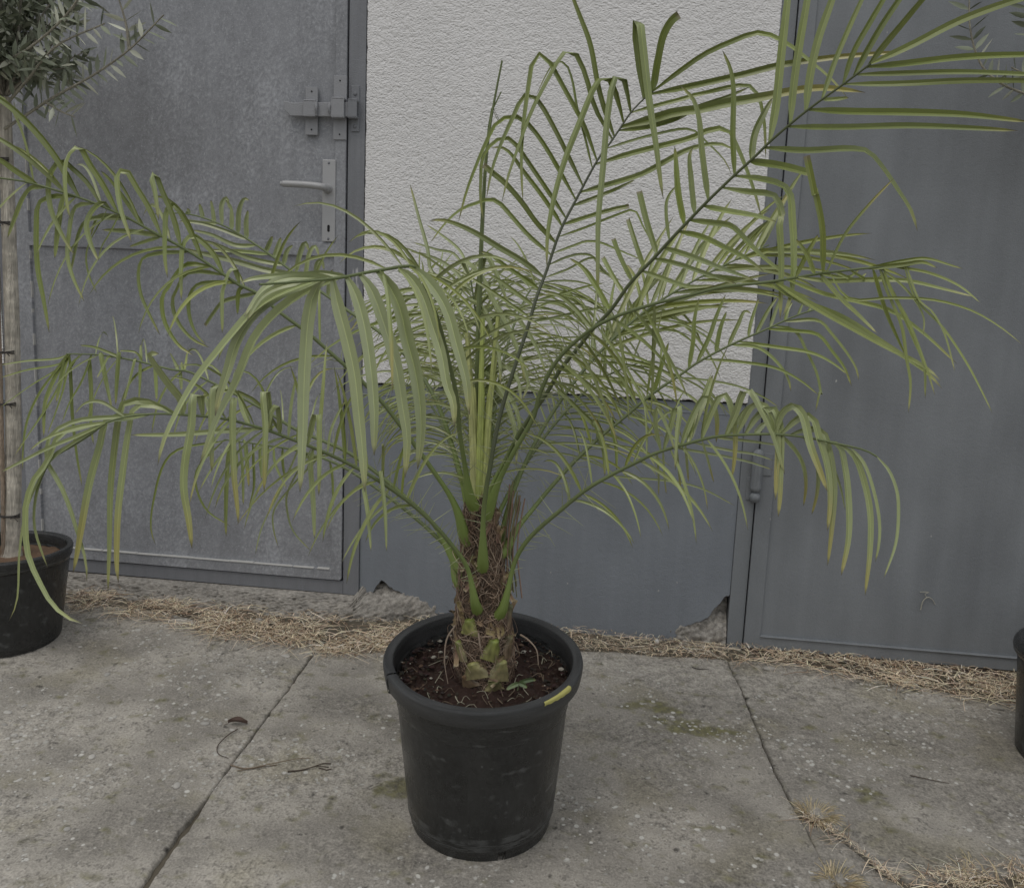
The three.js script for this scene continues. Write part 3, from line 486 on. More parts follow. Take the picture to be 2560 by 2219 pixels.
// frond(label, options, points along its stalk, leaflets as 'kind width*10000 x y z x y z ...')
function frond(label, o, R3, leaves) {
  const R = mulberry(1000 + 77 * frondNo++), pts = R3.map((p) => V(...p)), at0 = trunkAt(clamp((pts[0].y - 0.145) / 0.37));
  pts.unshift(V(mix(pts[0].x, at0[0], 0.45), pts[0].y - 0.016, mix(pts[0].z, at0[2], 0.45)));
  const c = new THREE.CatmullRomCurve3(pts, false, 'centripetal');
  const { r0 = 0.0115, r1 = 0.0042, r2 = 0.0013, tone = [0.15, 0.19, 0.075], flare = 0.13 } = o;
  const rad = (t) => t < flare ? mix(r0, r1, sstep(0, flare, t)) : mix(r1, r2, (t - flare) / (1 - flare));
  const g = tube(c, rad, 8, 64, (t) => { const k = 0.9 + 0.2 * N3(t * 12, frondNo), a = c3mix([0.22, 0.3, 0.075], tone, sstep(0, 0.3, t)); return a.map((v) => v * k); });
  const f = part('frond', g, M.stalk, palm); if (label) f.userData.label = label;
  for (const s of leaves) {
    const [kind, w, ...n] = s.split(' '), p = []; for (let i = 0; i < n.length; i += 3) p.push(V(+n[i], +n[i + 1], +n[i + 2]));
    const lc = c3mix(o.leaf || LC.deep, LC.pale, R() * (o.paleMix ?? 0.45));
    part('leaflet', leaflet(p, w / 10000, kind, R, lc, 18), M.leaf, f);
  }
  // needle-like lowest leaflets on the stalk
  const sp = [], [a, b] = o.spine || [0.1, 0.42];
  for (let t = a; t < b; t += 0.010 + 0.012 * R()) for (const sd of [-1, 1]) {
    if (R() < 0.25) continue;
    const q = c.getPointAt(t), T = c.getTangentAt(t), S = V(0, 0, 0).crossVectors(T, V(0.1, 0.35, 1)).normalize(), d = S.multiplyScalar(sd).addScaledVector(T, 0.25 + 0.8 * R()).add(V(0.7 * (R() - 0.5), 0.7 * (R() - 0.5), 0.9 * (R() - 0.35))).normalize(), l = (0.012 + 0.036 * (t - a) / (b - a) + 0.03 * R() * R());
    const k = 0.8 + 0.5 * R();
    sp.push(tube(bent(q, d, l, 0.12 * (R() - 0.3), R, 2), (u) => mix(0.0009, 0.00025, u), 4, 3, () => [0.3 * k, 0.33 * k, 0.19 * k]));
  }
  if (sp.length) part('spine', sp, M.stalk, f, 'stuff');
  // small leaflets too many to tell apart, gathered into one mass
  for (const m of o.fill || []) for (let i = 0; i < m.n; i++) for (const sd of m.sides || [-1, 1]) {
    const t = mix(m.t0, m.t1, (i + 0.7 * R()) / m.n), q = c.getPointAt(t), T = c.getTangentAt(t), S = V(0, 0, 0).crossVectors(T, V(...(m.face || [0, 0.5, 1]))).normalize();
    const d = S.multiplyScalar(sd).addScaledVector(T, m.fwd ?? 0.8).add(V(...(m.bias || [0, 0, 0]))).add(V(0.9 * (R() - 0.5), 0.8 * (R() - 0.4), 0.9 * (R() - 0.5)));
    massGeos.push(leaflet(bent(q, d, m.len * (0.65 + 0.5 * R()), m.sag * (0.5 + R()), R, 6), m.w * (0.7 + 0.5 * R()), R() < 0.1 ? 'Y' : 'L', R, c3mix(c3mix(m.col || LC.deep, LC.lime, R()), LC.pale, R() * 0.7), 9, true));
  }
  return f;
}
frond('upright right frond', {paleMix: 0.35, tone: [0.09, 0.105, 0.06]}, [[-.229,.388,.905], [-.227,.495,.930], [-.218,.571,.935], [-.206,.656,.925], [-.183,.751,.910], [-.169,.803,.900], [-.157,.855,.890], [-.144,.899,.875], [-.124,.970,.860], [-.100,1.025,.845], [-.067,1.094,.830], [-.050,1.120,.820], [-.031,1.152,.810], [-.019,1.172,.805], [.001,1.195,.800], [.016,1.208,.800]], [
  'L 102 -.019 1.172 .805 -.033 1.221 .822 -.040 1.230 .826 -.049 1.221 .830 -.056 1.165 .847 -.058 1.081 .872 -.060 .981 .903 -.057 .928 .920 -.053 .869 .939 -.051 .849 .945',
  'L 99 -.030 1.154 .810 -.043 1.192 .822 -.057 1.219 .831 -.068 1.224 .834 -.079 1.209 .840 -.101 1.146 .858 -.121 1.083 .877 -.135 1.017 .896 -.141 .955 .914 -.138 .901 .930',
  'L 90 -.044 1.130 .817 -.063 1.173 .826 -.075 1.207 .833 -.092 1.272 .846 -.110 1.311 .854 -.124 1.341 .861 -.133 1.369 .867',
  'L 82 -.047 1.125 .819 -.080 1.176 .830 -.096 1.221 .839 -.112 1.252 .845 -.124 1.261 .848 -.134 1.256 .850 -.158 1.211 .860 -.183 1.154 .871 -.200 1.097 .882 -.212 1.056 .890 -.221 1.007 .899',
  'L 78 -.070 1.086 .832 -.096 1.145 .840 -.125 1.191 .848 -.149 1.228 .854 -.164 1.249 .857 -.176 1.251 .859 -.184 1.238 .861 -.189 1.194 .867 -.193 1.145 .873 -.194 1.097 .880 -.191 1.047 .886 -.186 1.008 .892',
  'L 42 -.077 1.073 .835 -.096 1.135 .835 -.108 1.170 .835 -.121 1.222 .835 -.133 1.243 .835 -.149 1.245 .835 -.165 1.221 .835 -.178 1.193 .835',
  'L 78 -.091 1.044 .841 -.115 1.086 .847 -.138 1.126 .854 -.168 1.172 .862 -.183 1.186 .864 -.195 1.184 .866 -.213 1.145 .872 -.228 1.107 .878 -.242 1.060 .885 -.248 1.015 .891',
  'L 75 -.102 1.021 .846 -.129 1.063 .851 -.157 1.105 .857 -.183 1.136 .861 -.200 1.149 .863 -.221 1.150 .866 -.239 1.140 .868 -.254 1.111 .871 -.269 1.072 .876 -.285 1.023 .881 -.295 .976 .886',
  'L 75 -.116 .989 .855 -.143 1.025 .859 -.173 1.064 .864 -.197 1.095 .867 -.212 1.112 .869 -.225 1.116 .870 -.241 1.109 .872 -.259 1.085 .875 -.261 1.046 .878 -.259 1.007 .882 -.252 .977 .885',
  'L 75 -.122 .975 .859 -.128 .985 .860 -.161 1.028 .866 -.191 1.063 .871 -.211 1.088 .875 -.225 1.098 .877 -.246 1.098 .879',
  'C 95 -.130 .947 .865 -.165 .980 .870 -.189 1.010 .875 -.219 1.041 .879 -.242 1.058 .883 -.256 1.069 .885',
  'L 76 -.136 .926 .869 -.177 .958 .869 -.208 .989 .869 -.228 1.009 .869 -.245 1.016 .869 -.268 1.009 .869 -.293 .999 .869 -.318 .978 .869 -.347 .940 .869',
  'L 98 -.147 .889 .878 -.181 .913 .890 -.222 .935 .903 -.262 .957 .917 -.292 .969 .926 -.315 .974 .933 -.333 .971 .938',
  'L 75 -.153 .869 .885 -.185 .889 .885 -.213 .906 .885 -.241 .924 .885 -.258 .928 .885',
  'L 71 -.160 .841 .893 -.189 .860 .893 -.217 .879 .893 -.243 .893 .893',
  'L 55 -.165 .821 .896 -.199 .841 .887 -.227 .858 .879 -.259 .876 .871 -.314 .902 .856',
  'L 83 .016 1.208 .800 .059 1.238 .815 .097 1.262 .827 .138 1.278 .840 .172 1.288 .850 .190 1.285 .856 .219 1.270 .864 .257 1.239 .877 .286 1.213 .888 .309 1.187 .897 .315 1.178 .900',
  'C 127 .016 1.208 .800 .021 1.256 .812 .028 1.294 .821 .040 1.314 .827 .050 1.321 .830',
  'L 127 .002 1.195 .800 -.012 1.261 .815 -.019 1.307 .825 -.015 1.319 .828 -.008 1.285 .835 .010 1.183 .856 .027 1.103 .873 .036 1.053 .883 .043 1.021 .890',
  'Y 103 .010 1.203 .800 .081 1.214 .817 .159 1.228 .836 .214 1.239 .851 .287 1.246 .870 .356 1.248 .889 .395 1.248 .900',
  'L 74 -.019 1.172 .805 .019 1.182 .809 .070 1.195 .813 .083 1.199 .815 .107 1.204 .817 .142 1.212 .820 .171 1.214 .823 .186 1.200 .825 .199 1.162 .829 .207 1.097 .835',
  'Y 148 -.034 1.147 .812 .011 1.157 .823 .060 1.169 .836 .083 1.170 .841 .140 1.180 .857 .187 1.186 .869 .232 1.193 .882 .268 1.196 .892 .303 1.192 .902 .337 1.185 .912',
  'L 82 -.037 1.141 .813 .013 1.147 .820 .061 1.161 .827 .083 1.174 .830 .141 1.194 .839 .171 1.207 .843',
  'L 46 -.057 1.109 .824 .002 1.129 .819 .043 1.140 .816 .066 1.145 .814 .087 1.144 .812 .109 1.127 .810 .144 1.096 .806 .157 1.074 .804',
  'L 97 -.072 1.082 .833 -.017 1.099 .840 .023 1.109 .846 .082 1.124 .854 .114 1.137 .859 .139 1.137 .862 .155 1.112 .866 .170 1.081 .871 .189 1.036 .877 .201 .999 .883',
  'L 93 -.096 1.034 .843 -.049 1.047 .852 .006 1.064 .862 .033 1.078 .868 .081 1.103 .878 .123 1.110 .886 .143 1.104 .890 .151 1.090 .893',
  'L 67 -.106 1.011 .849 -.068 1.026 .849 -.034 1.041 .849 -.004 1.056 .849',
  'C 75 -.120 .979 .858 -.083 .992 .858 -.042 1.005 .858 -.012 1.012 .858',
  'L 41 -.127 .958 .863 -.082 .975 .863 -.031 .997 .863 -.003 1.005 .863 .013 .980 .863 .036 .943 .863',
  'L 42 -.135 .930 .869 -.101 .944 .864 -.081 .952 .861 -.060 .952 .858 -.022 .939 .853 .014 .926 .849',
  'L 42 -.141 .910 .873 -.110 .925 .868 -.084 .931 .864 -.067 .927 .862 -.049 .903 .858 -.015 .888 .853',
  'L 38 -.147 .888 .879 -.109 .904 .873 -.067 .925 .867 -.049 .907 .863 -.023 .887 .859',
  'L 46 -.158 .850 .891 -.117 .863 .872 -.077 .877 .854 -.046 .885 .841',
  'L 38 -.162 .833 .894 -.137 .847 .882 -.116 .846 .873 -.085 .820 .855 -.065 .802 .844',
  'L 47 -.166 .814 .898 -.126 .823 .876 -.075 .837 .849 -.013 .848 .818',
]);
frond('long upper right frond', {paleMix: 0.4, tone: [0.11, 0.135, 0.06]}, [[-.234,.450,.875], [-.222,.521,.885], [-.199,.572,.890], [-.176,.622,.895], [-.156,.656,.900], [-.129,.699,.910], [-.109,.738,.920], [-.080,.777,.930], [-.057,.809,.945], [-.030,.840,.960], [-.002,.883,.980], [.033,.923,1.000], [.053,.947,1.020], [.082,.980,1.040], [.103,1.003,1.060], [.133,1.034,1.080], [.156,1.056,1.100], [.173,1.074,1.115], [.194,1.093,1.135], [.216,1.111,1.155], [.247,1.133,1.180], [.274,1.153,1.205]], [
  'L 103 .195 1.093 1.136 .195 1.141 1.136 .198 1.195 1.136 .203 1.252 1.136 .207 1.310 1.136',
  'L 109 .173 1.074 1.115 .178 1.122 1.111 .180 1.187 1.106 .183 1.263 1.100 .185 1.325 1.095',
  'L 102 .211 1.106 1.150 .212 1.147 1.150 .218 1.194 1.150 .232 1.247 1.150 .245 1.299 1.150',
  'L 66 .227 1.118 1.164 .238 1.162 1.164 .251 1.202 1.164 .266 1.243 1.164 .287 1.294 1.164',
  'L 70 .248 1.134 1.181 .256 1.171 1.186 .270 1.202 1.190 .285 1.233 1.195 .306 1.276 1.201',
  'L 75 .258 1.141 1.190 .270 1.170 1.196 .283 1.198 1.203 .300 1.228 1.210 .323 1.266 1.220',
  'L 77 .272 1.152 1.203 .286 1.173 1.213 .302 1.195 1.224 .318 1.217 1.236 .342 1.245 1.253',
  'L 86 .274 1.153 1.205 .315 1.171 1.220 .363 1.194 1.239 .416 1.210 1.260 .442 1.214 1.270 .476 1.225 1.285',
  'L 79 .270 1.150 1.201 .311 1.152 1.211 .372 1.156 1.226 .434 1.155 1.242 .504 1.149 1.261',
  'L 65 .260 1.143 1.192 .314 1.143 1.202 .377 1.142 1.215 .443 1.137 1.228 .509 1.129 1.242',
  'L 69 .249 1.134 1.182 .318 1.133 1.194 .381 1.134 1.206 .447 1.132 1.218 .515 1.126 1.232',
  'L 54 .228 1.119 1.164 .244 1.120 1.164 .260 1.122 1.164',
  'L 97 .213 1.109 1.153 .269 1.106 1.161 .337 1.104 1.171 .401 1.100 1.181 .470 1.090 1.193',
  'L 92 .193 1.091 1.134 .259 1.090 1.143 .343 1.091 1.155 .417 1.087 1.166 .465 1.083 1.174',
  'L 95 .167 1.068 1.110 .219 1.064 1.118 .281 1.066 1.128 .299 1.062 1.131 .321 1.038 1.136 .339 1.013 1.140 .357 .986 1.145 .366 .960 1.150',
  'C 108 .151 1.052 1.096 .190 1.045 1.111 .227 1.034 1.126',
  'L 99 .134 1.034 1.080 .169 1.030 1.089 .199 1.021 1.096 .208 1.010 1.100 .213 .973 1.109 .216 .949 1.114 .218 .899 1.126 .215 .865 1.134 .206 .842 1.140',
  'L 96 .119 1.019 1.071 .155 1.013 1.079 .188 1.009 1.087 .197 .996 1.091 .202 .973 1.096 .198 .978 1.098 .203 .915 1.112 .205 .838 1.131',
  'L 91 .096 .995 1.053 .128 .988 1.066 .169 .980 1.083 .194 .972 1.093',
  'L 89 .078 .976 1.038 .114 .972 1.046 .138 .968 1.052 .167 .941 1.061 .194 .917 1.070 .220 .899 1.078',
  'L 90 .064 .960 1.028 .098 .953 1.035 .134 .937 1.044 .161 .924 1.051 .188 .905 1.058',
  'L 89 .044 .937 1.011 .083 .926 1.017 .129 .910 1.024 .180 .893 1.031',
  'L 78 .031 .921 .999 .067 .914 1.004 .113 .900 1.012 .155 .887 1.019',
  'L 72 .015 .902 .989 .050 .891 .996 .088 .881 1.003 .124 .884 1.009',
  'L 89 .102 1.002 1.059 .088 1.074 1.051 .081 1.118 1.046 .071 1.144 1.042 .052 1.163 1.039',
  'L 83 .085 .984 1.043 .077 1.034 1.033 .073 1.070 1.026 .077 1.080 1.023',
  'L 91 .072 .969 1.033 .060 1.017 1.025 .054 1.062 1.017 .051 1.083 1.013',
  'L 76 .134 1.034 1.081 .128 1.088 1.074 .124 1.156 1.067 .118 1.181 1.064 .106 1.205 1.061',
  'L 102 .153 1.053 1.097 .156 1.089 1.089 .168 1.120 1.082 .177 1.139 1.077',
  'L 52 .052 .947 1.020 .045 .987 1.011 .045 1.006 1.007 .052 1.021 1.003 .064 1.032 1.000',
  'C 91 .036 .926 1.003 .017 .977 .986 .003 1.023 .973',
  'C 77 .018 .906 .991 -.000 .950 .974 -.012 .982 .961',
  'C 74 .001 .886 .981 -.020 .923 .964 -.033 .952 .951',
  'C 71 -.012 .867 .973 -.034 .900 .955 -.048 .923 .943',
  'L 84 -.031 .839 .960 -.054 .874 .948 -.081 .907 .936 -.102 .920 .930',
  'L 77 -.058 .808 .945 -.092 .843 .930 -.117 .860 .922 -.143 .865 .915',
]);
frond('low arching right frond seen edge-on', {paleMix: 0.35, leaf: [0.38, 0.46, 0.085], fill: [{ t0: 0.3, t1: 0.6, n: 14, len: 0.17, sag: 0.2, w: 0.006, fwd: 0.5, sides: [1], bias: [0, -0.3, -0.8] }]}, [[-.229,.470,.880], [-.207,.539,.895], [-.182,.593,.905], [-.150,.656,.915], [-.140,.698,.925], [-.115,.752,.940], [-.071,.799,.970], [-.029,.827,1.000], [.037,.853,1.030], [.076,.864,1.060], [.125,.879,1.090], [.189,.889,1.120], [.247,.901,1.150], [.254,.902,1.180], [.302,.909,1.200], [.341,.912,1.220]], [
  'L 40 .296 .908 1.197 .334 .918 1.216 .357 .921 1.228 .383 .913 1.241 .395 .909 1.247',
  'L 58 .296 .908 1.197 .333 .913 1.223 .351 .916 1.236 .365 .909 1.247',
  'L 39 .322 .911 1.210 .361 .904 1.229 .393 .889 1.246 .415 .869 1.260',
  'L 60 .223 .896 1.137 .261 .892 1.155 .309 .895 1.179 .349 .894 1.199 .382 .886 1.217 .418 .876 1.237',
  'L 61 .208 .893 1.130 .260 .874 1.152 .299 .866 1.170 .334 .856 1.186 .369 .831 1.206 .407 .794 1.230',
  'L 93 .186 .889 1.119 .233 .863 1.143 .278 .845 1.167 .321 .818 1.192 .356 .795 1.214 .376 .780 1.227 .390 .763 1.239',
  'L 86 .194 .890 1.122 .250 .854 1.161 .290 .831 1.190 .330 .808 1.220 .365 .789 1.248 .380 .774 1.262',
  'L 68 .248 .901 1.151 .274 .868 1.176 .291 .851 1.190 .313 .827 1.211',
  'L 43 .309 .910 1.203 .318 .883 1.212 .325 .867 1.218 .337 .837 1.229 .343 .799 1.241 .348 .770 1.251 .346 .733 1.263',
  'L 51 .302 .909 1.200 .323 .857 1.200 .342 .821 1.200 .353 .801 1.200',
  'L 31 .309 .910 1.203 .337 .886 1.218 .354 .863 1.229 .360 .847 1.236 .359 .828 1.243',
  'L 43 .313 .910 1.205 .325 .877 1.217 .341 .849 1.229 .355 .815 1.242 .365 .786 1.254 .374 .756 1.265',
  'L 46 .309 .910 1.203 .333 .867 1.214 .354 .822 1.226 .367 .792 1.233 .370 .750 1.243',
  'L 33 .335 .912 1.217 .349 .871 1.233 .376 .841 1.250 .403 .799 1.270 .421 .762 1.287 .430 .741 1.297',
  'L 36 .337 .912 1.218 .353 .868 1.238 .364 .859 1.244 .378 .833 1.257 .387 .796 1.274 .389 .787 1.278',
  'L 33 .254 .902 1.179 .277 .870 1.197 .323 .872 1.220 .367 .871 1.244 .404 .860 1.265 .434 .840 1.285 .453 .822 1.299',
  'L 47 .248 .901 1.154 .290 .899 1.127 .307 .910 1.114',
  'L 46 .260 .903 1.182 .295 .895 1.156 .310 .905 1.142',
  'L 45 .277 .905 1.189 .313 .894 1.165 .333 .907 1.149',
  'C 83 .250 .901 1.161 .241 .961 1.171 .225 1.007 1.180 .228 .994 1.182 .210 1.045 1.191',
  'Y 45 .252 .902 1.171 .270 .950 1.171 .297 .990 1.171 .324 1.023 1.171',
  'L 70 .220 .896 1.136 .232 .928 1.136 .244 .953 1.136',
  'L 63 .242 .900 1.147 .230 .925 1.147 .214 .945 1.147',
]);
frond('right frond behind in front of the wall corner', {fill: [{ t0: 0.3, t1: 0.6, n: 8, len: 0.17, sag: 0.26, w: 0.0045, fwd: 0.6 }]}, [[-.197,.401,.850], [-.182,.435,.835], [-.157,.468,.810], [-.129,.505,.790], [-.087,.555,.765], [-.035,.608,.740], [-.003,.636,.725], [.054,.689,.715], [.100,.723,.705], [.130,.747,.700], [.188,.782,.690], [.252,.814,.680], [.306,.842,.675], [.353,.860,.670]], [
  'L 83 .116 .736 .702 .121 .788 .694 .121 .829 .688 .127 .868 .682',
  'L 83 .130 .747 .700 .150 .796 .692 .161 .836 .686 .175 .875 .680',
  'L 84 .164 .767 .694 .170 .813 .683 .180 .845 .674',
  'L 79 .186 .781 .690 .202 .821 .680 .214 .847 .673 .226 .843 .670',
  'L 65 .222 .799 .685 .226 .827 .677 .238 .871 .665',
  'L 74 .236 .806 .682 .257 .851 .670 .272 .875 .662',
  'L 65 .261 .819 .679 .275 .865 .664 .281 .880 .659',
  'L 60 .287 .832 .677 .294 .855 .664 .301 .867 .657',
  'L 55 .310 .843 .675 .321 .867 .655',
  'L 55 .327 .850 .673 .338 .861 .653',
  'L 68 .286 .831 .677 .346 .835 .690 .369 .813 .696 .399 .777 .706 .415 .751 .713 .420 .731 .717',
  'L 73 .256 .816 .680 .304 .815 .689 .345 .810 .698 .372 .780 .706 .393 .754 .712 .408 .720 .720',
  'L 69 .267 .822 .679 .305 .815 .686 .329 .777 .694 .349 .738 .702 .359 .698 .709 .356 .710 .711 .349 .670 .719',
  'L 68 .204 .790 .688 .272 .784 .697 .338 .776 .707 .373 .760 .712 .402 .739 .718',
  'L 69 .191 .784 .689 .241 .781 .699 .280 .751 .709 .297 .725 .715 .302 .705 .719',
  'L 59 .144 .755 .698 .206 .754 .706 .273 .746 .715 .317 .726 .722 .351 .701 .728',
  'L 41 .095 .719 .706 .152 .717 .712 .209 .709 .717 .258 .690 .723 .284 .674 .726',
  'L 83 .054 .689 .715 .064 .736 .715 .075 .784 .715',
  'L 83 -.035 .608 .740 -.053 .636 .747 -.033 .583 .759 -.027 .534 .770',
  'L 74 -.014 .627 .730 -.023 .636 .734 -.010 .588 .748 -.006 .545 .760',
  'L 88 -.034 .609 .740 -.069 .640 .746 -.117 .685 .756 -.132 .700 .760',
  'L 74 .026 .663 .720 -.005 .711 .720 -.042 .748 .720 -.068 .770 .720',
]);
frond('lowest right frond arching over the door hinge', {paleMix: 0.8, leaf: [0.54, 0.63, 0.28], fill: [{ t0: 0.35, t1: 0.7, n: 10, len: 0.15, sag: 0.3, w: 0.005, fwd: 0.6 }]}, [[-.194,.301,.900], [-.171,.402,.910], [-.154,.437,.920], [-.131,.467,.930], [-.096,.503,.940], [-.054,.545,.955], [-.015,.575,.970], [.024,.601,.985], [.054,.621,1.000], [.091,.637,1.010], [.141,.657,1.030], [.187,.666,1.050], [.229,.671,1.065], [.271,.670,1.080], [.302,.667,1.095], [.342,.661,1.110], [.356,.654,1.115]], [  // leaf: light green, raised further so the colour carries some sky sheen
  'L 116 .101 .641 1.014 .114 .681 .995 .126 .712 .980 .136 .746 .964',
  'Y 96 .092 .638 1.010 .110 .693 1.010 .123 .715 1.010 .131 .711 1.010 .143 .683 1.010 .145 .645 1.010',
  'Y 94 .121 .649 1.022 .131 .688 1.026 .145 .721 1.029 .152 .721 1.030 .161 .702 1.032 .169 .667 1.035 .171 .630 1.039 .169 .596 1.042',
  'L 103 .155 .660 1.036 .166 .694 1.042 .177 .733 1.050 .184 .731 1.051 .201 .705 1.057 .221 .669 1.065 .233 .634 1.072 .240 .614 1.076',
  'Y 99 .170 .663 1.043 .190 .711 1.052 .203 .713 1.055 .218 .695 1.059 .228 .657 1.067 .228 .612 1.076 .229 .576 1.083',
  'Y 106 .182 .665 1.048 .199 .697 1.054 .218 .708 1.059 .229 .684 1.063 .233 .630 1.073 .235 .577 1.083 .234 .552 1.088',
  'L 94 .155 .660 1.036 .171 .679 1.024 .187 .701 1.012 .199 .709 1.006',
  'L 93 .196 .667 1.053 .208 .678 1.034 .217 .683 1.023',
  'Y 118 .223 .670 1.063 .229 .703 1.071 .243 .715 1.076 .255 .706 1.081 .269 .661 1.094 .284 .625 1.105 .294 .600 1.113',
  'Y 107 .231 .671 1.066 .254 .698 1.074 .270 .701 1.078 .282 .672 1.085 .296 .629 1.095 .301 .586 1.105 .299 .543 1.116',
  'Y 93 .243 .671 1.070 .265 .682 1.075 .285 .682 1.080 .297 .655 1.086 .307 .603 1.097 .306 .542 1.110 .303 .493 1.120',
  'Y 102 .293 .668 1.090 .308 .664 1.095 .318 .632 1.103 .324 .590 1.114 .326 .539 1.127 .318 .486 1.140',
  'Y 87 .309 .666 1.097 .328 .652 1.103 .343 .617 1.112 .353 .576 1.121 .355 .525 1.133 .351 .462 1.147',
  'L 59 .322 .664 1.102 .341 .643 1.107 .358 .600 1.116 .367 .559 1.123 .367 .528 1.129 .364 .507 1.132',
  'L 48 .356 .654 1.115 .372 .637 1.120 .384 .609 1.127 .387 .581 1.134 .385 .539 1.144 .371 .491 1.155',
  'Y 62 .261 .671 1.076 .276 .651 1.071 .289 .623 1.063 .293 .584 1.054 .290 .550 1.046',
  'Y 63 .231 .671 1.066 .256 .647 1.057 .270 .625 1.051 .278 .594 1.044 .279 .560 1.036',
  'L 43 .292 .668 1.090 .306 .632 1.080 .322 .598 1.070 .334 .564 1.060',
  'L 46 .140 .656 1.029 .203 .650 1.011 .242 .645 .999',
  'L 42 .108 .644 1.017 .168 .633 1.003 .207 .628 .994 .237 .619 .987',
  'L 43 .081 .633 1.007 .151 .623 .994 .200 .614 .985 .240 .602 .977',
  'L 85 .066 .626 1.003 .074 .667 1.008 .081 .699 1.011 .085 .698 1.012 .084 .653 1.017 .085 .600 1.023',
  'L 69 .062 .625 1.002 .051 .666 1.008 .051 .694 1.012 .070 .662 1.017 .082 .631 1.022',
  'Y 36 .056 .622 1.000 .062 .582 .979 .065 .546 .960',
  'Y 36 .065 .626 1.003 .071 .583 .980 .077 .549 .963',
  'Y 35 .085 .635 1.008 .094 .586 .985 .101 .548 .968',
  'Y 43 .098 .640 1.013 .104 .608 .993 .110 .574 .973',
  'Y 46 .122 .649 1.022 .132 .624 1.008 .149 .577 .982',
  'L 37 -.017 .574 .969 .101 .562 .926 .144 .549 .910 .197 .521 .889',
]);
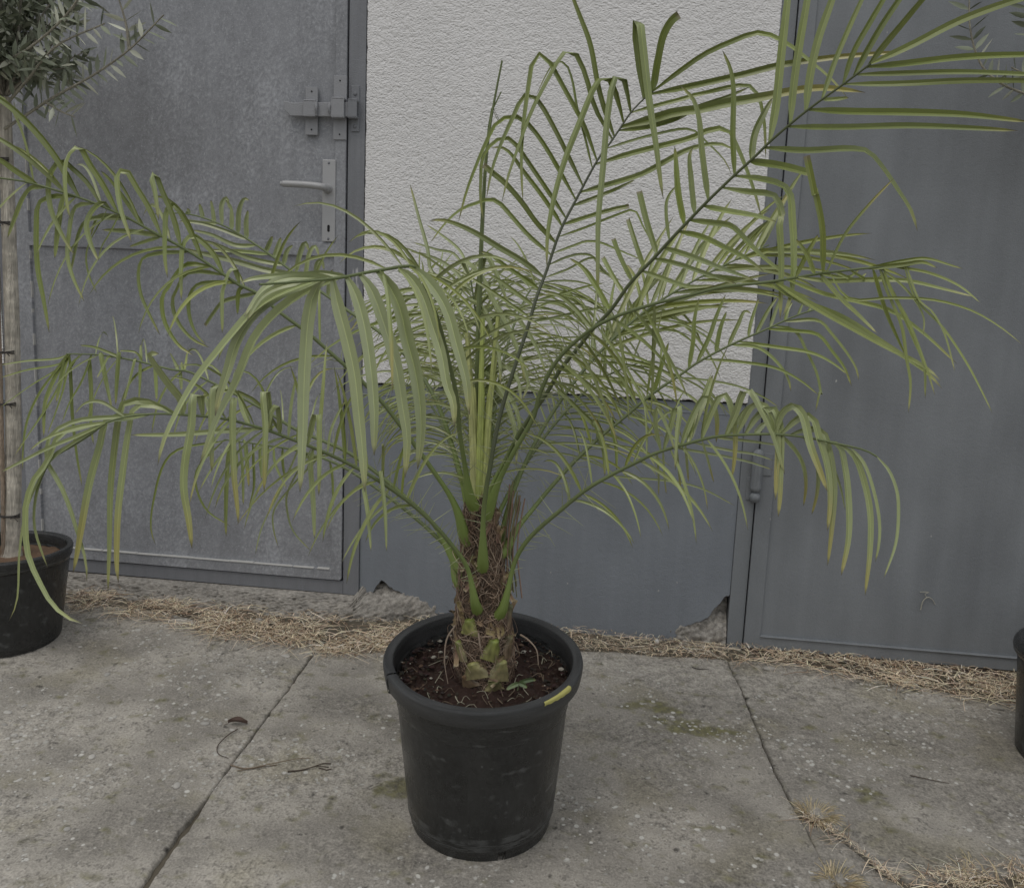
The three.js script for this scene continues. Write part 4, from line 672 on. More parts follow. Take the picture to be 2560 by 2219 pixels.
frond('low left front frond', {paleMix: 0.9, leaf: [0.52, 0.61, 0.25], fill: [{ t0: 0.35, t1: 0.8, n: 16, len: 0.16, sag: 0.34, w: 0.0055, fwd: 0.6 }]}, [[-.236,.315,.920], [-.251,.392,.940], [-.277,.437,.960], [-.311,.484,.985], [-.348,.523,1.010], [-.401,.567,1.045], [-.452,.599,1.075], [-.501,.623,1.100], [-.542,.642,1.125], [-.590,.657,1.150], [-.637,.663,1.175], [-.674,.665,1.195], [-.713,.660,1.210], [-.736,.652,1.220]], [  // leaf: pale green with part of the sky sheen put into the colour
  'L 106 -.652 .664 1.183 -.688 .680 1.186 -.725 .678 1.189 -.732 .660 1.191 -.739 .605 1.196 -.744 .550 1.200 -.744 .459 1.208 -.745 .420 1.211 -.745 .395 1.213',
  'Y 120 -.649 .664 1.181 -.679 .677 1.186 -.708 .674 1.189 -.716 .643 1.193 -.724 .570 1.202 -.728 .515 1.209 -.728 .462 1.215 -.726 .433 1.219 -.723 .414 1.221',
  'Y 120 -.682 .664 1.198 -.718 .658 1.202 -.743 .654 1.204 -.754 .615 1.208 -.768 .560 1.214 -.781 .477 1.223 -.784 .457 1.225 -.787 .442 1.226 -.790 .426 1.228',
  'L 69 -.697 .662 1.204 -.735 .658 1.206 -.781 .652 1.209 -.810 .641 1.210 -.829 .626 1.211 -.835 .602 1.213 -.833 .585 1.214 -.814 .557 1.216 -.798 .522 1.218 -.786 .486 1.220 -.778 .463 1.221 -.772 .439 1.223 -.771 .412 1.224',
  'L 91 -.729 .654 1.217 -.775 .643 1.219 -.807 .632 1.221 -.817 .613 1.222 -.827 .589 1.223 -.846 .566 1.224 -.861 .528 1.226 -.863 .491 1.228 -.859 .447 1.230 -.843 .412 1.232 -.821 .377 1.234 -.795 .359 1.236 -.769 .352 1.237',
  'L 50 -.732 .653 1.218 -.780 .642 1.226 -.823 .624 1.234 -.844 .607 1.238',
  'L 61 -.735 .652 1.220 -.781 .629 1.226 -.817 .613 1.230 -.853 .593 1.235 -.889 .573 1.240',
  'L 76 -.735 .652 1.219 -.785 .619 1.219 -.821 .596 1.219 -.840 .566 1.219 -.852 .528 1.219 -.855 .490 1.219 -.845 .451 1.219 -.836 .427 1.219',
  'L 54 -.711 .660 1.209 -.757 .679 1.199 -.784 .674 1.194 -.804 .657 1.189',
  'L 66 -.735 .652 1.220 -.821 .594 1.220 -.846 .556 1.220 -.868 .508 1.220 -.882 .436 1.220 -.884 .404 1.220 -.890 .366 1.220 -.903 .339 1.220',
  'L 81 -.542 .641 1.125 -.610 .632 1.110 -.702 .618 1.091 -.784 .610 1.075',
  'Y 135 -.616 .661 1.164 -.620 .697 1.169 -.626 .695 1.170 -.628 .646 1.177 -.635 .591 1.185 -.634 .555 1.191 -.624 .511 1.197 -.616 .470 1.204',
  'Y 107 -.583 .655 1.147 -.573 .690 1.151 -.574 .679 1.153 -.572 .628 1.160 -.567 .574 1.167 -.558 .520 1.175 -.557 .505 1.177',
  'L 101 -.558 .647 1.133 -.572 .670 1.123 -.584 .697 1.113',
  'L 111 -.603 .659 1.157 -.616 .676 1.147 -.628 .693 1.137',
  'L 134 -.641 .664 1.177 -.638 .685 1.186 -.651 .712 1.200 -.664 .743 1.216 -.666 .753 1.221 -.648 .755 1.227',
  'L 106 -.596 .658 1.153 -.597 .710 1.162 -.601 .697 1.164 -.599 .647 1.172 -.594 .582 1.183',
  'Y 104 -.530 .636 1.117 -.535 .703 1.126 -.538 .699 1.127 -.532 .648 1.134 -.531 .612 1.139 -.529 .549 1.147',
  'L 86 -.519 .631 1.111 -.518 .657 1.116 -.520 .678 1.121 -.526 .669 1.124 -.530 .639 1.131',
  'L 61 -.508 .626 1.104 -.508 .655 1.098 -.507 .684 1.092 -.503 .720 1.084',
  'L 87 -.482 .614 1.090 -.468 .663 1.098 -.463 .667 1.099 -.457 .612 1.108 -.453 .543 1.120',
  'L 50 -.455 .600 1.076 -.453 .635 1.068 -.443 .664 1.061 -.433 .684 1.056',
  'L 81 -.474 .610 1.086 -.477 .592 1.090 -.467 .523 1.105 -.461 .473 1.116',
  'L 71 -.400 .566 1.044 -.404 .553 1.048 -.394 .508 1.059 -.383 .448 1.074',
  'L 63 -.382 .551 1.032 -.381 .573 1.036 -.368 .508 1.050 -.361 .446 1.062',
  'L 39 -.491 .618 1.095 -.527 .541 1.086 -.562 .474 1.079 -.575 .427 1.075',
  'L 40 -.460 .603 1.079 -.521 .536 1.070 -.548 .498 1.065 -.549 .467 1.062 -.542 .437 1.059',
  'L 35 -.476 .611 1.087 -.520 .532 1.078 -.521 .503 1.075 -.512 .470 1.072 -.484 .438 1.067',
]);
frond('small left frond behind the front one', {}, [[-.281,.337,.860], [-.300,.391,.850], [-.331,.417,.840], [-.376,.444,.820], [-.437,.478,.800], [-.484,.499,.780], [-.547,.523,.760], [-.630,.539,.740], [-.715,.543,.720], [-.802,.545,.700]], [
  'L 91 -.785 .544 .704 -.790 .518 .707 -.792 .450 .714 -.791 .374 .721 -.789 .349 .724',
  'Y 80 -.758 .544 .710 -.754 .549 .711 -.747 .518 .718 -.737 .457 .730',
  'L 65 -.767 .544 .708 -.764 .533 .710 -.756 .489 .717 -.750 .418 .728',
  'L 55 -.735 .543 .715 -.731 .507 .721 -.727 .458 .729 -.735 .415 .735',
  'L 64 -.714 .543 .720 -.716 .533 .723 -.706 .477 .740',
  'L 64 -.698 .542 .724 -.698 .523 .729 -.697 .465 .744',
  'L 54 -.686 .542 .727 -.681 .512 .734 -.652 .464 .747',
  'L 60 -.785 .544 .704 -.772 .515 .710 -.772 .438 .724',
  'L 54 -.666 .541 .731 -.666 .513 .731 -.661 .478 .731',
  'L 58 -.618 .537 .743 -.606 .524 .743 -.611 .501 .743',
  'L 53 -.560 .526 .757 -.555 .500 .757 -.552 .436 .757',
  'L 51 -.802 .545 .700 -.865 .470 .700 -.845 .398 .700 -.791 .364 .700',
  'L 51 -.796 .544 .701 -.918 .507 .701 -.959 .403 .701 -.965 .340 .701 -.955 .311 .701',
]);
frond('far left arching frond', {fill: [{ t0: 0.4, t1: 0.97, n: 9, len: 0.17, sag: 0.34, w: 0.005, fwd: 0.7 }]}, [[-.279,.366,.860], [-.329,.438,.850], [-.383,.481,.840], [-.441,.521,.830], [-.501,.556,.820], [-.555,.574,.810], [-.610,.590,.800], [-.689,.628,.790], [-.788,.669,.780], [-.843,.687,.770], [-.876,.687,.760], [-.959,.700,.750], [-1.044,.707,.740], [-1.120,.705,.730]], [
  'L 84 -1.063 .706 .737 -1.066 .700 .738 -1.061 .636 .745 -1.058 .562 .754 -1.052 .528 .757',
  'L 94 -1.039 .706 .741 -1.040 .714 .742 -1.025 .659 .751 -1.008 .604 .761',
  'L 88 -1.001 .703 .745 -.998 .715 .747 -.998 .653 .758 -.997 .612 .765',
  'L 83 -.962 .700 .750 -.961 .706 .751 -.969 .660 .761 -.976 .621 .770',
  'L 68 -.951 .699 .751 -.946 .657 .763 -.944 .628 .771',
  'L 78 -.918 .693 .755 -.913 .670 .762 -.905 .628 .775',
  'L 72 -.861 .687 .765 -.856 .674 .772 -.848 .652 .785',
  'L 93 -.949 .698 .751 -.955 .716 .741 -.961 .731 .731',
  'L 83 -.864 .687 .764 -.880 .705 .752 -.892 .719 .744',
  'L 73 -.852 .687 .767 -.861 .695 .757 -.867 .703 .747',
  'L 105 -1.118 .705 .730 -1.125 .675 .736 -1.131 .633 .745 -1.134 .608 .750',
  'L 80 -1.114 .705 .731 -1.110 .638 .736 -1.107 .583 .740 -1.096 .496 .746 -1.084 .438 .751',
  'L 60 -1.090 .706 .734 -1.127 .652 .739 -1.153 .606 .743 -1.206 .528 .750 -1.230 .491 .754',
  'L 45 -1.118 .705 .730 -1.136 .696 .730 -1.212 .686 .730 -1.268 .675 .730',
  'L 45 -1.114 .705 .731 -1.131 .687 .731 -1.213 .667 .731 -1.269 .649 .731',
  'L 45 -1.111 .705 .731 -1.139 .676 .731 -1.200 .638 .731 -1.272 .588 .731',
  'L 60 -1.114 .705 .731 -1.143 .671 .734 -1.182 .617 .739 -1.206 .562 .743 -1.214 .501 .748 -1.214 .463 .751',
  'L 105 -1.120 .705 .730 -1.145 .656 .736 -1.164 .605 .742 -1.165 .535 .750',
  'L 55 -1.084 .706 .735 -1.108 .683 .740 -1.120 .629 .750 -1.133 .584 .758 -1.146 .544 .765',
  'L 50 -1.061 .706 .738 -1.079 .651 .750 -1.099 .611 .759 -1.111 .571 .768',
  'L 59 -1.013 .704 .744 -1.018 .706 .748 -1.025 .682 .763 -1.029 .665 .774',
  'L 59 -.987 .702 .747 -1.018 .713 .747 -1.052 .723 .747 -1.081 .725 .747',
  'L 44 -.945 .698 .752 -.958 .716 .752 -.994 .719 .752',
]);
frond('upper left arching frond', {paleMix: 0.5, fill: [{ t0: 0.4, t1: 0.97, n: 10, len: 0.17, sag: 0.3, w: 0.006, fwd: 0.8 }]}, [[-.266,.429,.885], [-.274,.468,.900], [-.288,.502,.905], [-.339,.578,.920], [-.371,.623,.930], [-.408,.671,.940], [-.446,.710,.950], [-.486,.746,.960], [-.525,.780,.970], [-.573,.816,.985], [-.600,.841,.995], [-.634,.857,1.005], [-.652,.871,1.015], [-.707,.907,1.030], [-.754,.931,1.040], [-.796,.954,1.055], [-.848,.975,1.070], [-.896,.989,1.085], [-.934,.998,1.095], [-.967,1.001,1.105], [-.997,1.003,1.115]], [
  'L 114 -.859 .978 1.073 -.893 1.041 1.083 -.929 1.085 1.090 -.967 1.117 1.097 -.989 1.123 1.100 -1.000 1.099 1.103',
  'L 87 -.876 .983 1.079 -.907 1.014 1.088 -.940 1.042 1.097 -.969 1.060 1.104 -.990 1.068 1.109',
  'L 94 -.917 .994 1.090 -.946 1.015 1.105 -.960 1.026 1.112 -.978 1.033 1.120',
  'L 88 -.828 .967 1.064 -.848 1.002 1.069 -.873 1.025 1.073 -.884 1.034 1.075 -.896 1.025 1.077 -.905 1.004 1.079 -.904 .976 1.083 -.897 .952 1.086 -.879 .920 1.090 -.857 .889 1.094',
  'L 96 -.805 .957 1.057 -.825 1.002 1.066 -.841 1.029 1.072 -.853 1.053 1.077 -.862 1.051 1.079 -.873 1.032 1.082 -.872 .995 1.089 -.866 .963 1.094 -.860 .944 1.097',
  'L 87 -.769 .939 1.045 -.797 .971 1.038 -.831 1.009 1.030 -.852 1.026 1.025',
  'L 97 -.744 .926 1.038 -.761 .971 1.046 -.778 1.002 1.053 -.789 1.022 1.057 -.802 1.021 1.059 -.801 .996 1.064 -.792 .960 1.070 -.781 .934 1.074 -.772 .913 1.078',
  'L 97 -.715 .911 1.032 -.723 .954 1.038 -.737 .994 1.045 -.747 1.021 1.050 -.751 1.018 1.051 -.744 .993 1.055 -.735 .949 1.062',
  'L 90 -.682 .890 1.023 -.692 .917 1.027 -.709 .955 1.033 -.723 .975 1.037 -.733 .969 1.038 -.735 .928 1.044 -.733 .890 1.049 -.727 .861 1.053',
  'L 91 -.652 .871 1.015 -.666 .903 1.021 -.688 .925 1.026 -.700 .929 1.028 -.711 .916 1.031 -.713 .881 1.036 -.709 .827 1.045',
  'L 92 -.630 .856 1.004 -.636 .881 1.010 -.643 .877 1.012 -.651 .849 1.018 -.652 .843 1.020 -.646 .778 1.034',
  'L 88 -.906 .991 1.088 -.929 .990 1.088 -.944 .974 1.088 -.958 .946 1.088 -.973 .913 1.088',
  'L 89 -.865 .980 1.075 -.905 .978 1.078 -.923 .968 1.080 -.927 .929 1.083 -.925 .871 1.087 -.914 .818 1.091 -.904 .768 1.095',
  'L 93 -.879 .984 1.080 -.884 .971 1.080 -.891 .939 1.080 -.900 .884 1.080',
  'L 74 -.838 .971 1.067 -.865 .967 1.070 -.873 .956 1.071 -.878 .921 1.075 -.879 .889 1.079 -.868 .855 1.083 -.848 .819 1.087',
  'L 85 -.814 .961 1.060 -.824 .973 1.066 -.836 .964 1.071 -.844 .941 1.080 -.834 .912 1.089 -.814 .882 1.100',
  'L 79 -.790 .950 1.053 -.835 .951 1.053 -.861 .946 1.053 -.874 .929 1.053 -.884 .894 1.053 -.892 .862 1.053',
  'L 83 -.746 .927 1.038 -.796 .932 1.038 -.845 .933 1.038',
  'L 59 -.744 .926 1.038 -.776 .916 1.038 -.799 .908 1.038',
  'L 68 -.703 .904 1.029 -.754 .900 1.029 -.782 .891 1.029 -.790 .869 1.029 -.788 .839 1.029 -.782 .821 1.029 -.755 .769 1.029',
  'L 80 -.671 .883 1.020 -.711 .884 1.024 -.727 .869 1.026 -.741 .845 1.028 -.749 .833 1.030 -.745 .793 1.033 -.719 .755 1.037 -.692 .740 1.040',
  'L 72 -.652 .870 1.015 -.695 .874 1.015 -.718 .868 1.015 -.731 .846 1.015 -.740 .827 1.015 -.734 .796 1.015 -.707 .765 1.015 -.677 .752 1.015',
  'L 69 -.634 .857 1.005 -.670 .858 1.005 -.704 .851 1.005 -.717 .828 1.005 -.715 .796 1.005 -.703 .770 1.005 -.688 .755 1.005',
  'C 74 -.604 .843 .996 -.642 .835 .987 -.671 .826 .980 -.687 .811 .974 -.709 .785 .966',
  'L 69 -.623 .852 1.002 -.631 .848 1.002 -.635 .808 1.002',
  'L 35 -.803 .957 1.057 -.821 .926 1.057 -.834 .907 1.057 -.841 .887 1.057',
  'L 39 -.820 .964 1.062 -.857 .898 1.062 -.856 .865 1.062 -.842 .833 1.062',
  'L 75 -.791 .951 1.053 -.850 .954 1.036 -.861 .944 1.032 -.874 .923 1.023',
]);
frond('pale left frond against the door', {r0: 0.006, paleMix: 1, leaf: [0.44, 0.52, 0.22]}, [[-.266,.464,.850], [-.287,.538,.840], [-.352,.676,.800], [-.436,.756,.750], [-.549,.818,.700], [-.668,.879,.640], [-.784,.941,.580], [-.864,.977,.545], [-.946,1.001,.510], [-.999,1.008,.490], [-1.071,1.007,.465]], [
  'L 98 -.978 1.005 .498 -.975 1.012 .498 -.977 1.018 .498',
  'L 102 -.932 .997 .516 -.936 1.011 .516 -.940 1.027 .516',
  'L 101 -.900 .987 .530 -.903 1.011 .530 -.907 1.034 .530',
  'L 106 -.878 .981 .539 -.878 1.026 .539 -.868 1.038 .539 -.861 1.016 .539',
  'L 100 -.851 .971 .551 -.853 1.020 .551 -.864 1.033 .551',
  'L 110 -.834 .963 .558 -.830 1.015 .558 -.819 1.036 .558 -.808 1.033 .558',
  'L 104 -.810 .953 .568 -.811 .987 .568 -.807 1.012 .568',
  'L 103 -.758 .927 .593 -.750 .943 .593 -.743 .959 .593',
  'L 107 -.735 .915 .605 -.727 .936 .605 -.720 .956 .605',
  'L 96 -.709 .901 .619 -.700 .931 .619 -.689 .941 .619',
  'L 105 -.677 .884 .635 -.667 .926 .635 -.657 .946 .635 -.648 .929 .635',
  'L 94 -.653 .871 .647 -.642 .929 .647 -.632 .939 .647 -.623 .920 .647',
  'L 89 -.627 .858 .660 -.622 .907 .660 -.614 .911 .660 -.608 .893 .660',
  'L 83 -.594 .841 .677 -.590 .884 .677 -.585 .894 .677',
  'L 116 -.674 .882 .637 -.738 .889 .642 -.801 .904 .647 -.865 .916 .653 -.915 .926 .657',
  'L 86 -.708 .900 .619 -.783 .913 .628 -.846 .937 .636 -.871 .944 .639',
  'L 88 -.783 .940 .580 -.829 .939 .580 -.884 .959 .580 -.925 .967 .580',
  'L 79 -.806 .951 .570 -.875 .974 .570 -.916 .983 .570 -.960 .985 .570',
  'L 80 -.892 .985 .533 -.935 .986 .533 -.977 .993 .533',
  'L 88 -.749 .922 .598 -.810 .926 .598 -.878 .926 .598',
]);
frond('big pale frond arching toward the viewer', {paleMix: 0.95, leaf: [0.62, 0.71, 0.36], fill: [{ t0: 0.3, t1: 0.75, n: 14, len: 0.2, sag: 0.3, w: 0.005, fwd: 0.5 }]}, [[-.256,.501,.900], [-.262,.560,.925], [-.269,.630,.955], [-.270,.685,.980], [-.278,.752,1.020], [-.286,.815,1.070], [-.294,.859,1.120], [-.295,.888,1.180], [-.330,.880,1.250], [-.357,.868,1.320], [-.388,.860,1.385], [-.414,.855,1.430]], [  // leaf: light green lifted well above the rest to paint in sky sheen
  'L 150 -.369 .865 1.343 -.380 .851 1.346 -.385 .822 1.352 -.386 .778 1.360 -.385 .733 1.369 -.383 .689 1.377 -.381 .647 1.386 -.380 .611 1.393',
  'L 156 -.363 .867 1.331 -.356 .841 1.336 -.342 .802 1.344 -.328 .758 1.353 -.318 .706 1.363 -.310 .663 1.372 -.306 .635 1.377 -.303 .614 1.381',
  'L 150 -.353 .870 1.308 -.340 .851 1.313 -.324 .809 1.323 -.310 .750 1.337 -.303 .705 1.347 -.302 .691 1.350 -.299 .655 1.358',
  'L 153 -.344 .875 1.283 -.328 .858 1.287 -.308 .817 1.295 -.288 .764 1.306 -.275 .711 1.316 -.267 .673 1.323 -.266 .625 1.333',
  'L 176 -.330 .880 1.250 -.316 .867 1.253 -.299 .841 1.259 -.283 .793 1.269 -.272 .762 1.275 -.261 .715 1.284 -.257 .676 1.291 -.258 .630 1.300',
  'L 148 -.312 .884 1.212 -.298 .878 1.216 -.279 .856 1.222 -.261 .816 1.231 -.244 .776 1.241 -.233 .736 1.250 -.223 .714 1.255 -.219 .682 1.262',
  'L 154 -.298 .887 1.186 -.290 .884 1.188 -.265 .861 1.195 -.245 .832 1.203 -.230 .792 1.213 -.215 .751 1.223 -.211 .737 1.226 -.204 .696 1.236',
  'L 140 -.358 .868 1.320 -.394 .854 1.328 -.430 .826 1.338 -.457 .792 1.346 -.477 .735 1.358 -.497 .689 1.369 -.512 .637 1.380 -.514 .633 1.380',
  'L 134 -.371 .865 1.348 -.414 .848 1.359 -.448 .820 1.369 -.465 .790 1.377 -.474 .753 1.385 -.481 .723 1.392 -.484 .698 1.398',
  'L 104 -.376 .863 1.357 -.418 .847 1.366 -.446 .827 1.373 -.467 .801 1.380 -.487 .774 1.387 -.510 .741 1.395 -.531 .699 1.404 -.544 .663 1.412 -.548 .637 1.417',
  'L 78 -.362 .867 1.329 -.397 .869 1.342 -.431 .866 1.355 -.455 .861 1.365 -.465 .856 1.369',
  'L 92 -.367 .866 1.339 -.415 .864 1.356 -.435 .853 1.364 -.447 .834 1.372 -.455 .817 1.379',
  'L 68 -.353 .870 1.309 -.385 .873 1.309 -.417 .870 1.309',
  'L 73 -.384 .861 1.376 -.412 .853 1.383 -.429 .842 1.388 -.444 .814 1.396',
]);
frond('young drooping leaves of the heart', {paleMix: 0.8, leaf: [0.42, 0.5, 0.19], spine: [1, 1], fill: [{ t0: 0.1, t1: 0.95, n: 34, len: 0.17, sag: 0.24, w: 0.0038, fwd: 0.9, col: LC.pale }, { t0: 0.05, t1: 0.6, n: 40, len: 0.07, sag: 0.1, w: 0.0018, fwd: 0.5, col: LC.pale }]}, [[-.253,.491,.850], [-.256,.579,.845], [-.257,.690,.840], [-.261,.775,.835], [-.273,.840,.830], [-.282,.883,.825]], [
  'L 86 -.282 .883 .825 -.297 .916 .833 -.262 .891 .841 -.239 .852 .851 -.207 .804 .863 -.185 .759 .873 -.168 .707 .885',
  'L 82 -.275 .851 .829 -.286 .849 .832 -.258 .836 .842 -.236 .799 .856 -.220 .757 .871 -.212 .705 .889',
  'L 90 -.273 .839 .830 -.252 .923 .845 -.237 .901 .849 -.220 .867 .855 -.209 .842 .860',
  'L 78 -.267 .807 .833 -.244 .822 .840 -.213 .804 .850 -.186 .759 .866 -.166 .707 .883 -.175 .678 .893',
  'L 77 -.263 .786 .834 -.208 .830 .851 -.180 .806 .861 -.155 .771 .872 -.135 .728 .884',
  'L 77 -.258 .712 .839 -.229 .738 .858 -.206 .735 .870 -.184 .717 .886 -.173 .680 .909',
  'L 99 -.257 .690 .840 -.248 .720 .850 -.213 .688 .866 -.192 .649 .881 -.180 .613 .895 -.177 .570 .910',
  'L 78 -.257 .679 .840 -.229 .703 .853 -.207 .690 .861 -.185 .662 .874 -.175 .625 .888 -.169 .593 .900',
  'L 54 -.282 .883 .825 -.309 .931 .785 -.354 .963 .749 -.388 .982 .725',
  'L 50 -.280 .872 .826 -.321 .927 .782 -.358 .935 .759 -.413 .949 .726',
  'L 77 -.277 .861 .828 -.358 .892 .795 -.372 .934 .777 -.396 .993 .753 -.420 1.055 .728',
  'L 68 -.277 .861 .828 -.329 .904 .783 -.370 .922 .756 -.417 .932 .728',
]);
// fronds seen only in part, behind the others
frond('slender back left frond', { r0: 0.008, fill: [{ t0: 0.35, t1: 1, n: 40, len: 0.2, sag: 0.2, w: 0.0042, fwd: 0.7 }] }, [[-0.252, 0.46, 0.845], [-0.27, 0.56, 0.8], [-0.3, 0.68, 0.74], [-0.34, 0.77, 0.66], [-0.39, 0.84, 0.58], [-0.46, 0.87, 0.5]], []);
frond('slender frond curving back towards the wall', { r0: 0.008, fill: [{ t0: 0.35, t1: 1, n: 34, len: 0.22, sag: 0.24, w: 0.004, fwd: 0.5 }] }, [[-0.245, 0.48, 0.84], [-0.24, 0.6, 0.79], [-0.235, 0.72, 0.72], [-0.22, 0.82, 0.63], [-0.2, 0.88, 0.54], [-0.18, 0.89, 0.46]], []);
frond('broad leaflet frond behind to the right', { r0: 0.008, leaf: LC.lime, fill: [{ t0: 0.5, t1: 1, n: 17, len: 0.3, sag: 0.06, w: 0.010, fwd: 2.2, col: LC.lime }, { t0: 0.42, t1: 0.7, n: 12, len: 0.2, sag: 0.2, w: 0.006, fwd: 0.8 }] }, [[-0.215, 0.372, 0.85], [-0.2, 0.47, 0.82], [-0.155, 0.6, 0.76], [-0.075, 0.73, 0.69], [0.02, 0.83, 0.62], [0.12, 0.9, 0.55], [0.21, 0.95, 0.49], [0.28, 0.985, 0.44]], []);
frond('drooping frond low behind the heart', { r0: 0.007, fill: [{ t0: 0.35, t1: 1, n: 36, len: 0.17, sag: 0.28, w: 0.0035, fwd: 0.6 }] }, [[-0.26, 0.45, 0.84], [-0.3, 0.53, 0.79], [-0.345, 0.6, 0.72], [-0.4, 0.65, 0.65], [-0.46, 0.67, 0.58]], []);
frond('narrow frond between wall and right frond', { r0: 0.007, fill: [{ t0: 0.35, t1: 1, n: 26, len: 0.22, sag: 0.22, w: 0.004, fwd: 0.6 }] }, [[-0.225, 0.44, 0.84], [-0.18, 0.54, 0.78], [-0.12, 0.63, 0.7], [-0.05, 0.7, 0.62], [0.04, 0.74, 0.55]], []);
// the closed spear and the pale young stalks of the heart
{
  const R = mulberry(7);
  for (const [p, r, c, n] of [
    [[[-0.249, 0.47, 0.862], [-0.256, 0.62, 0.856], [-0.261, 0.8, 0.85], [-0.261, 1.0, 0.846], [-0.258, 1.1, 0.844], [-0.25, 1.17, 0.842], [-0.238, 1.245, 0.84]], 0.0056, [0.17, 0.21, 0.085], 'spear_leaf'],
    [[[-0.252, 0.47, 0.872], [-0.258, 0.58, 0.872], [-0.268, 0.7, 0.87], [-0.277, 0.79, 0.868]], 0.0085, [0.46, 0.47, 0.22], 'young_stalk'],
    [[[-0.245, 0.47, 0.873], [-0.246, 0.58, 0.874], [-0.248, 0.7, 0.872], [-0.25, 0.82, 0.87]], 0.0075, [0.4, 0.46, 0.15], 'young_stalk'],
    [[[-0.24, 0.48, 0.87], [-0.236, 0.58, 0.87], [-0.231, 0.7, 0.866], [-0.225, 0.82, 0.86]], 0.0078, [0.46, 0.5, 0.2], 'young_stalk'],
  ]) {
    const gs = []; for (let k = 0; k < 7; k++) { const a = k / 7 * 6.283, off = r * 0.62; gs.push(tube(p.map(([x, y, z], i) => [x + Math.sin(a) * off * (1 - 0.75 * i / p.length), y + (i === p.length - 1 ? -0.05 * (k % 3) : 0), z + Math.cos(a) * off * (1 - 0.75 * i / p.length)]), (t) => r * 0.5 * (n === 'spear_leaf' ? 1 - 0.75 * t : 1 - 0.35 * t), 5, 24, (t) => { const s = 0.8 + 0.4 * R(); return c3mix(c, LC.deep, n === 'spear_leaf' ? 0 : 0.25 * t).map((v) => v * s); })); }
    part(n, gs, M.stalk, palm);
  }
  const dry = []; for (let i = 0; i < 14; i++) { const x = -0.185 + 0.03 * (R() - 0.5), y = 0.5 - 0.05 * R(), z = 0.84 + 0.02 * R(); dry.push(tube([[x + 0.012 * R(), y + 0.04, z], [x + 0.01 * (R() - 0.5), y - 0.05, z], [x + 0.012 * (R() - 0.2), y - 0.11 - 0.04 * R(), z]], 0.0008 + 0.0006 * R(), 4, 8, () => i % 2 ? [0.3, 0.2, 0.15] : [0.22, 0.22, 0.11])); }
  part('withered_leaf', dry, M.straw, palm, 'stuff');
}
part('small_leaflets', massGeos, M.leaf, palm, 'stuff');

// ---------------------------------------------------------------- olive trees in pots at both sides
const sidePot = thing('plant_pot', 'black plastic pot at the left edge holding the olive trunk', 'plant pot', [-1.546, -0.0745, 0.385]);
function smallPot(root, R, B, H) {
  part('pot_body', local([lathe([[B - 0.006, 0.0], [B, 0.004], [B + 0.003, 0.02], [mix(B, R, 0.78), H - 0.03]]), lathe([[R - 0.016, H - 0.03], [B - 0.004, 0.01]]), lathe([[0.002, 0.01], [B - 0.004, 0.01]])]), M.plastic, root);
  part('pot_rim', local(lathe([[R - 0.02, H - 0.034], [R - 0.008, H - 0.034], [R - 0.003, H - 0.024], [R, H - 0.006], [R - 0.002, H], [R - 0.012, H], [R - 0.016, H - 0.006], [R - 0.0165, H - 0.03]])), M.plastic, root);
  const sr = R - 0.017; part('soil', local(grid(60, 24, (u, v) => { const a = u * 6.2832, r = sr * v, x = Math.sin(a) * r, z = Math.cos(a) * r; return [x, H - 0.036 + 0.006 * fbm(x * 30, z * 30, 3, 3), z]; })), std({ color: rgb(0.15, 0.095, 0.06), roughness: 1, bumpMap: fineBump, bumpScale: 0.004 }), root);
}
smallPot(sidePot, 0.16, 0.122, 0.25);
const edgePot = thing('plant_pot', 'dark pot with thick rolled rim cut off by the right edge', 'plant pot', [1.072, -0.124, 0.385]);
smallPot(edgePot, 0.163, 0.135, 0.262);
{ const t = new THREE.TorusGeometry(0.155, 0.013, 12, 64); t.rotateX(Math.PI / 2); t.scale(1, 1.5, 1); t.translate(0, 0.25, 0); part('rolled_edge', local(t), M.plastic, edgePot); }

const OL = { top: [0.19, 0.215, 0.15], back: [0.5, 0.52, 0.42] };
function oliveLeaf(o, d, len, w, R) {
  const p = bent(o, d, len, 0.05, R, 3), c = R() < 0.28 ? OL.back : OL.top, k = 0.75 + 0.5 * R(), S = V(0, 0, 0).crossVectors(d, V(R() - 0.5, R() - 0.5, R() - 0.5)).normalize(), pos = [], col = [], idx = [], N = V(0, 0, 0).crossVectors(S, d).normalize();
  p.forEach((q, i) => { const t = i / 3, hw = w * 0.5 * [0.25, 1, 0.8, 0.05][i]; for (const s of [-1, 0, 1]) { const v = q.clone().addScaledVector(S, s * hw).addScaledVector(N, s ? 0 : -hw * 0.3); pos.push(v.x, v.y, v.z); col.push(c[0] * k, c[1] * k, c[2] * k); } if (i) for (const s of [0, 1]) { const a = (i - 1) * 3 + s; idx.push(a, a + 1, a + 3, a + 1, a + 4, a + 3); } });
  const g = new THREE.BufferGeometry(); g.setAttribute('position', new THREE.Float32BufferAttribute(pos, 3)); g.setAttribute('color', new THREE.Float32BufferAttribute(col, 3)); g.setIndex(idx); g.computeVertexNormals(); return g;
}
M.olive = std({ vertexColors: true, roughness: 0.55 });
M.oliveBark = std({ vertexColors: true, map: texture(256, 512, (i, j) => { const f = fbm(i / 22, j / 60, 3, 4), b = fbm(i / 50, j / 7, 8, 3), s = N3(i * 0.4, j * 0.3, 2), v = clamp(0.82 + 0.26 * f + 0.2 * b + 0.1 * s, 0.3, 1); return [v, v * 0.97, v * 0.92]; }), bumpMap: fibH, bumpScale: 0.0015, roughness: 0.9 });
const barkC = (seed) => (t) => { const k = 0.8 + 0.4 * N3(t * 22, seed) + 0.35 * N3(t * 90, seed, 3); return [0.85 * k, 0.82 * k, 0.74 * k]; };
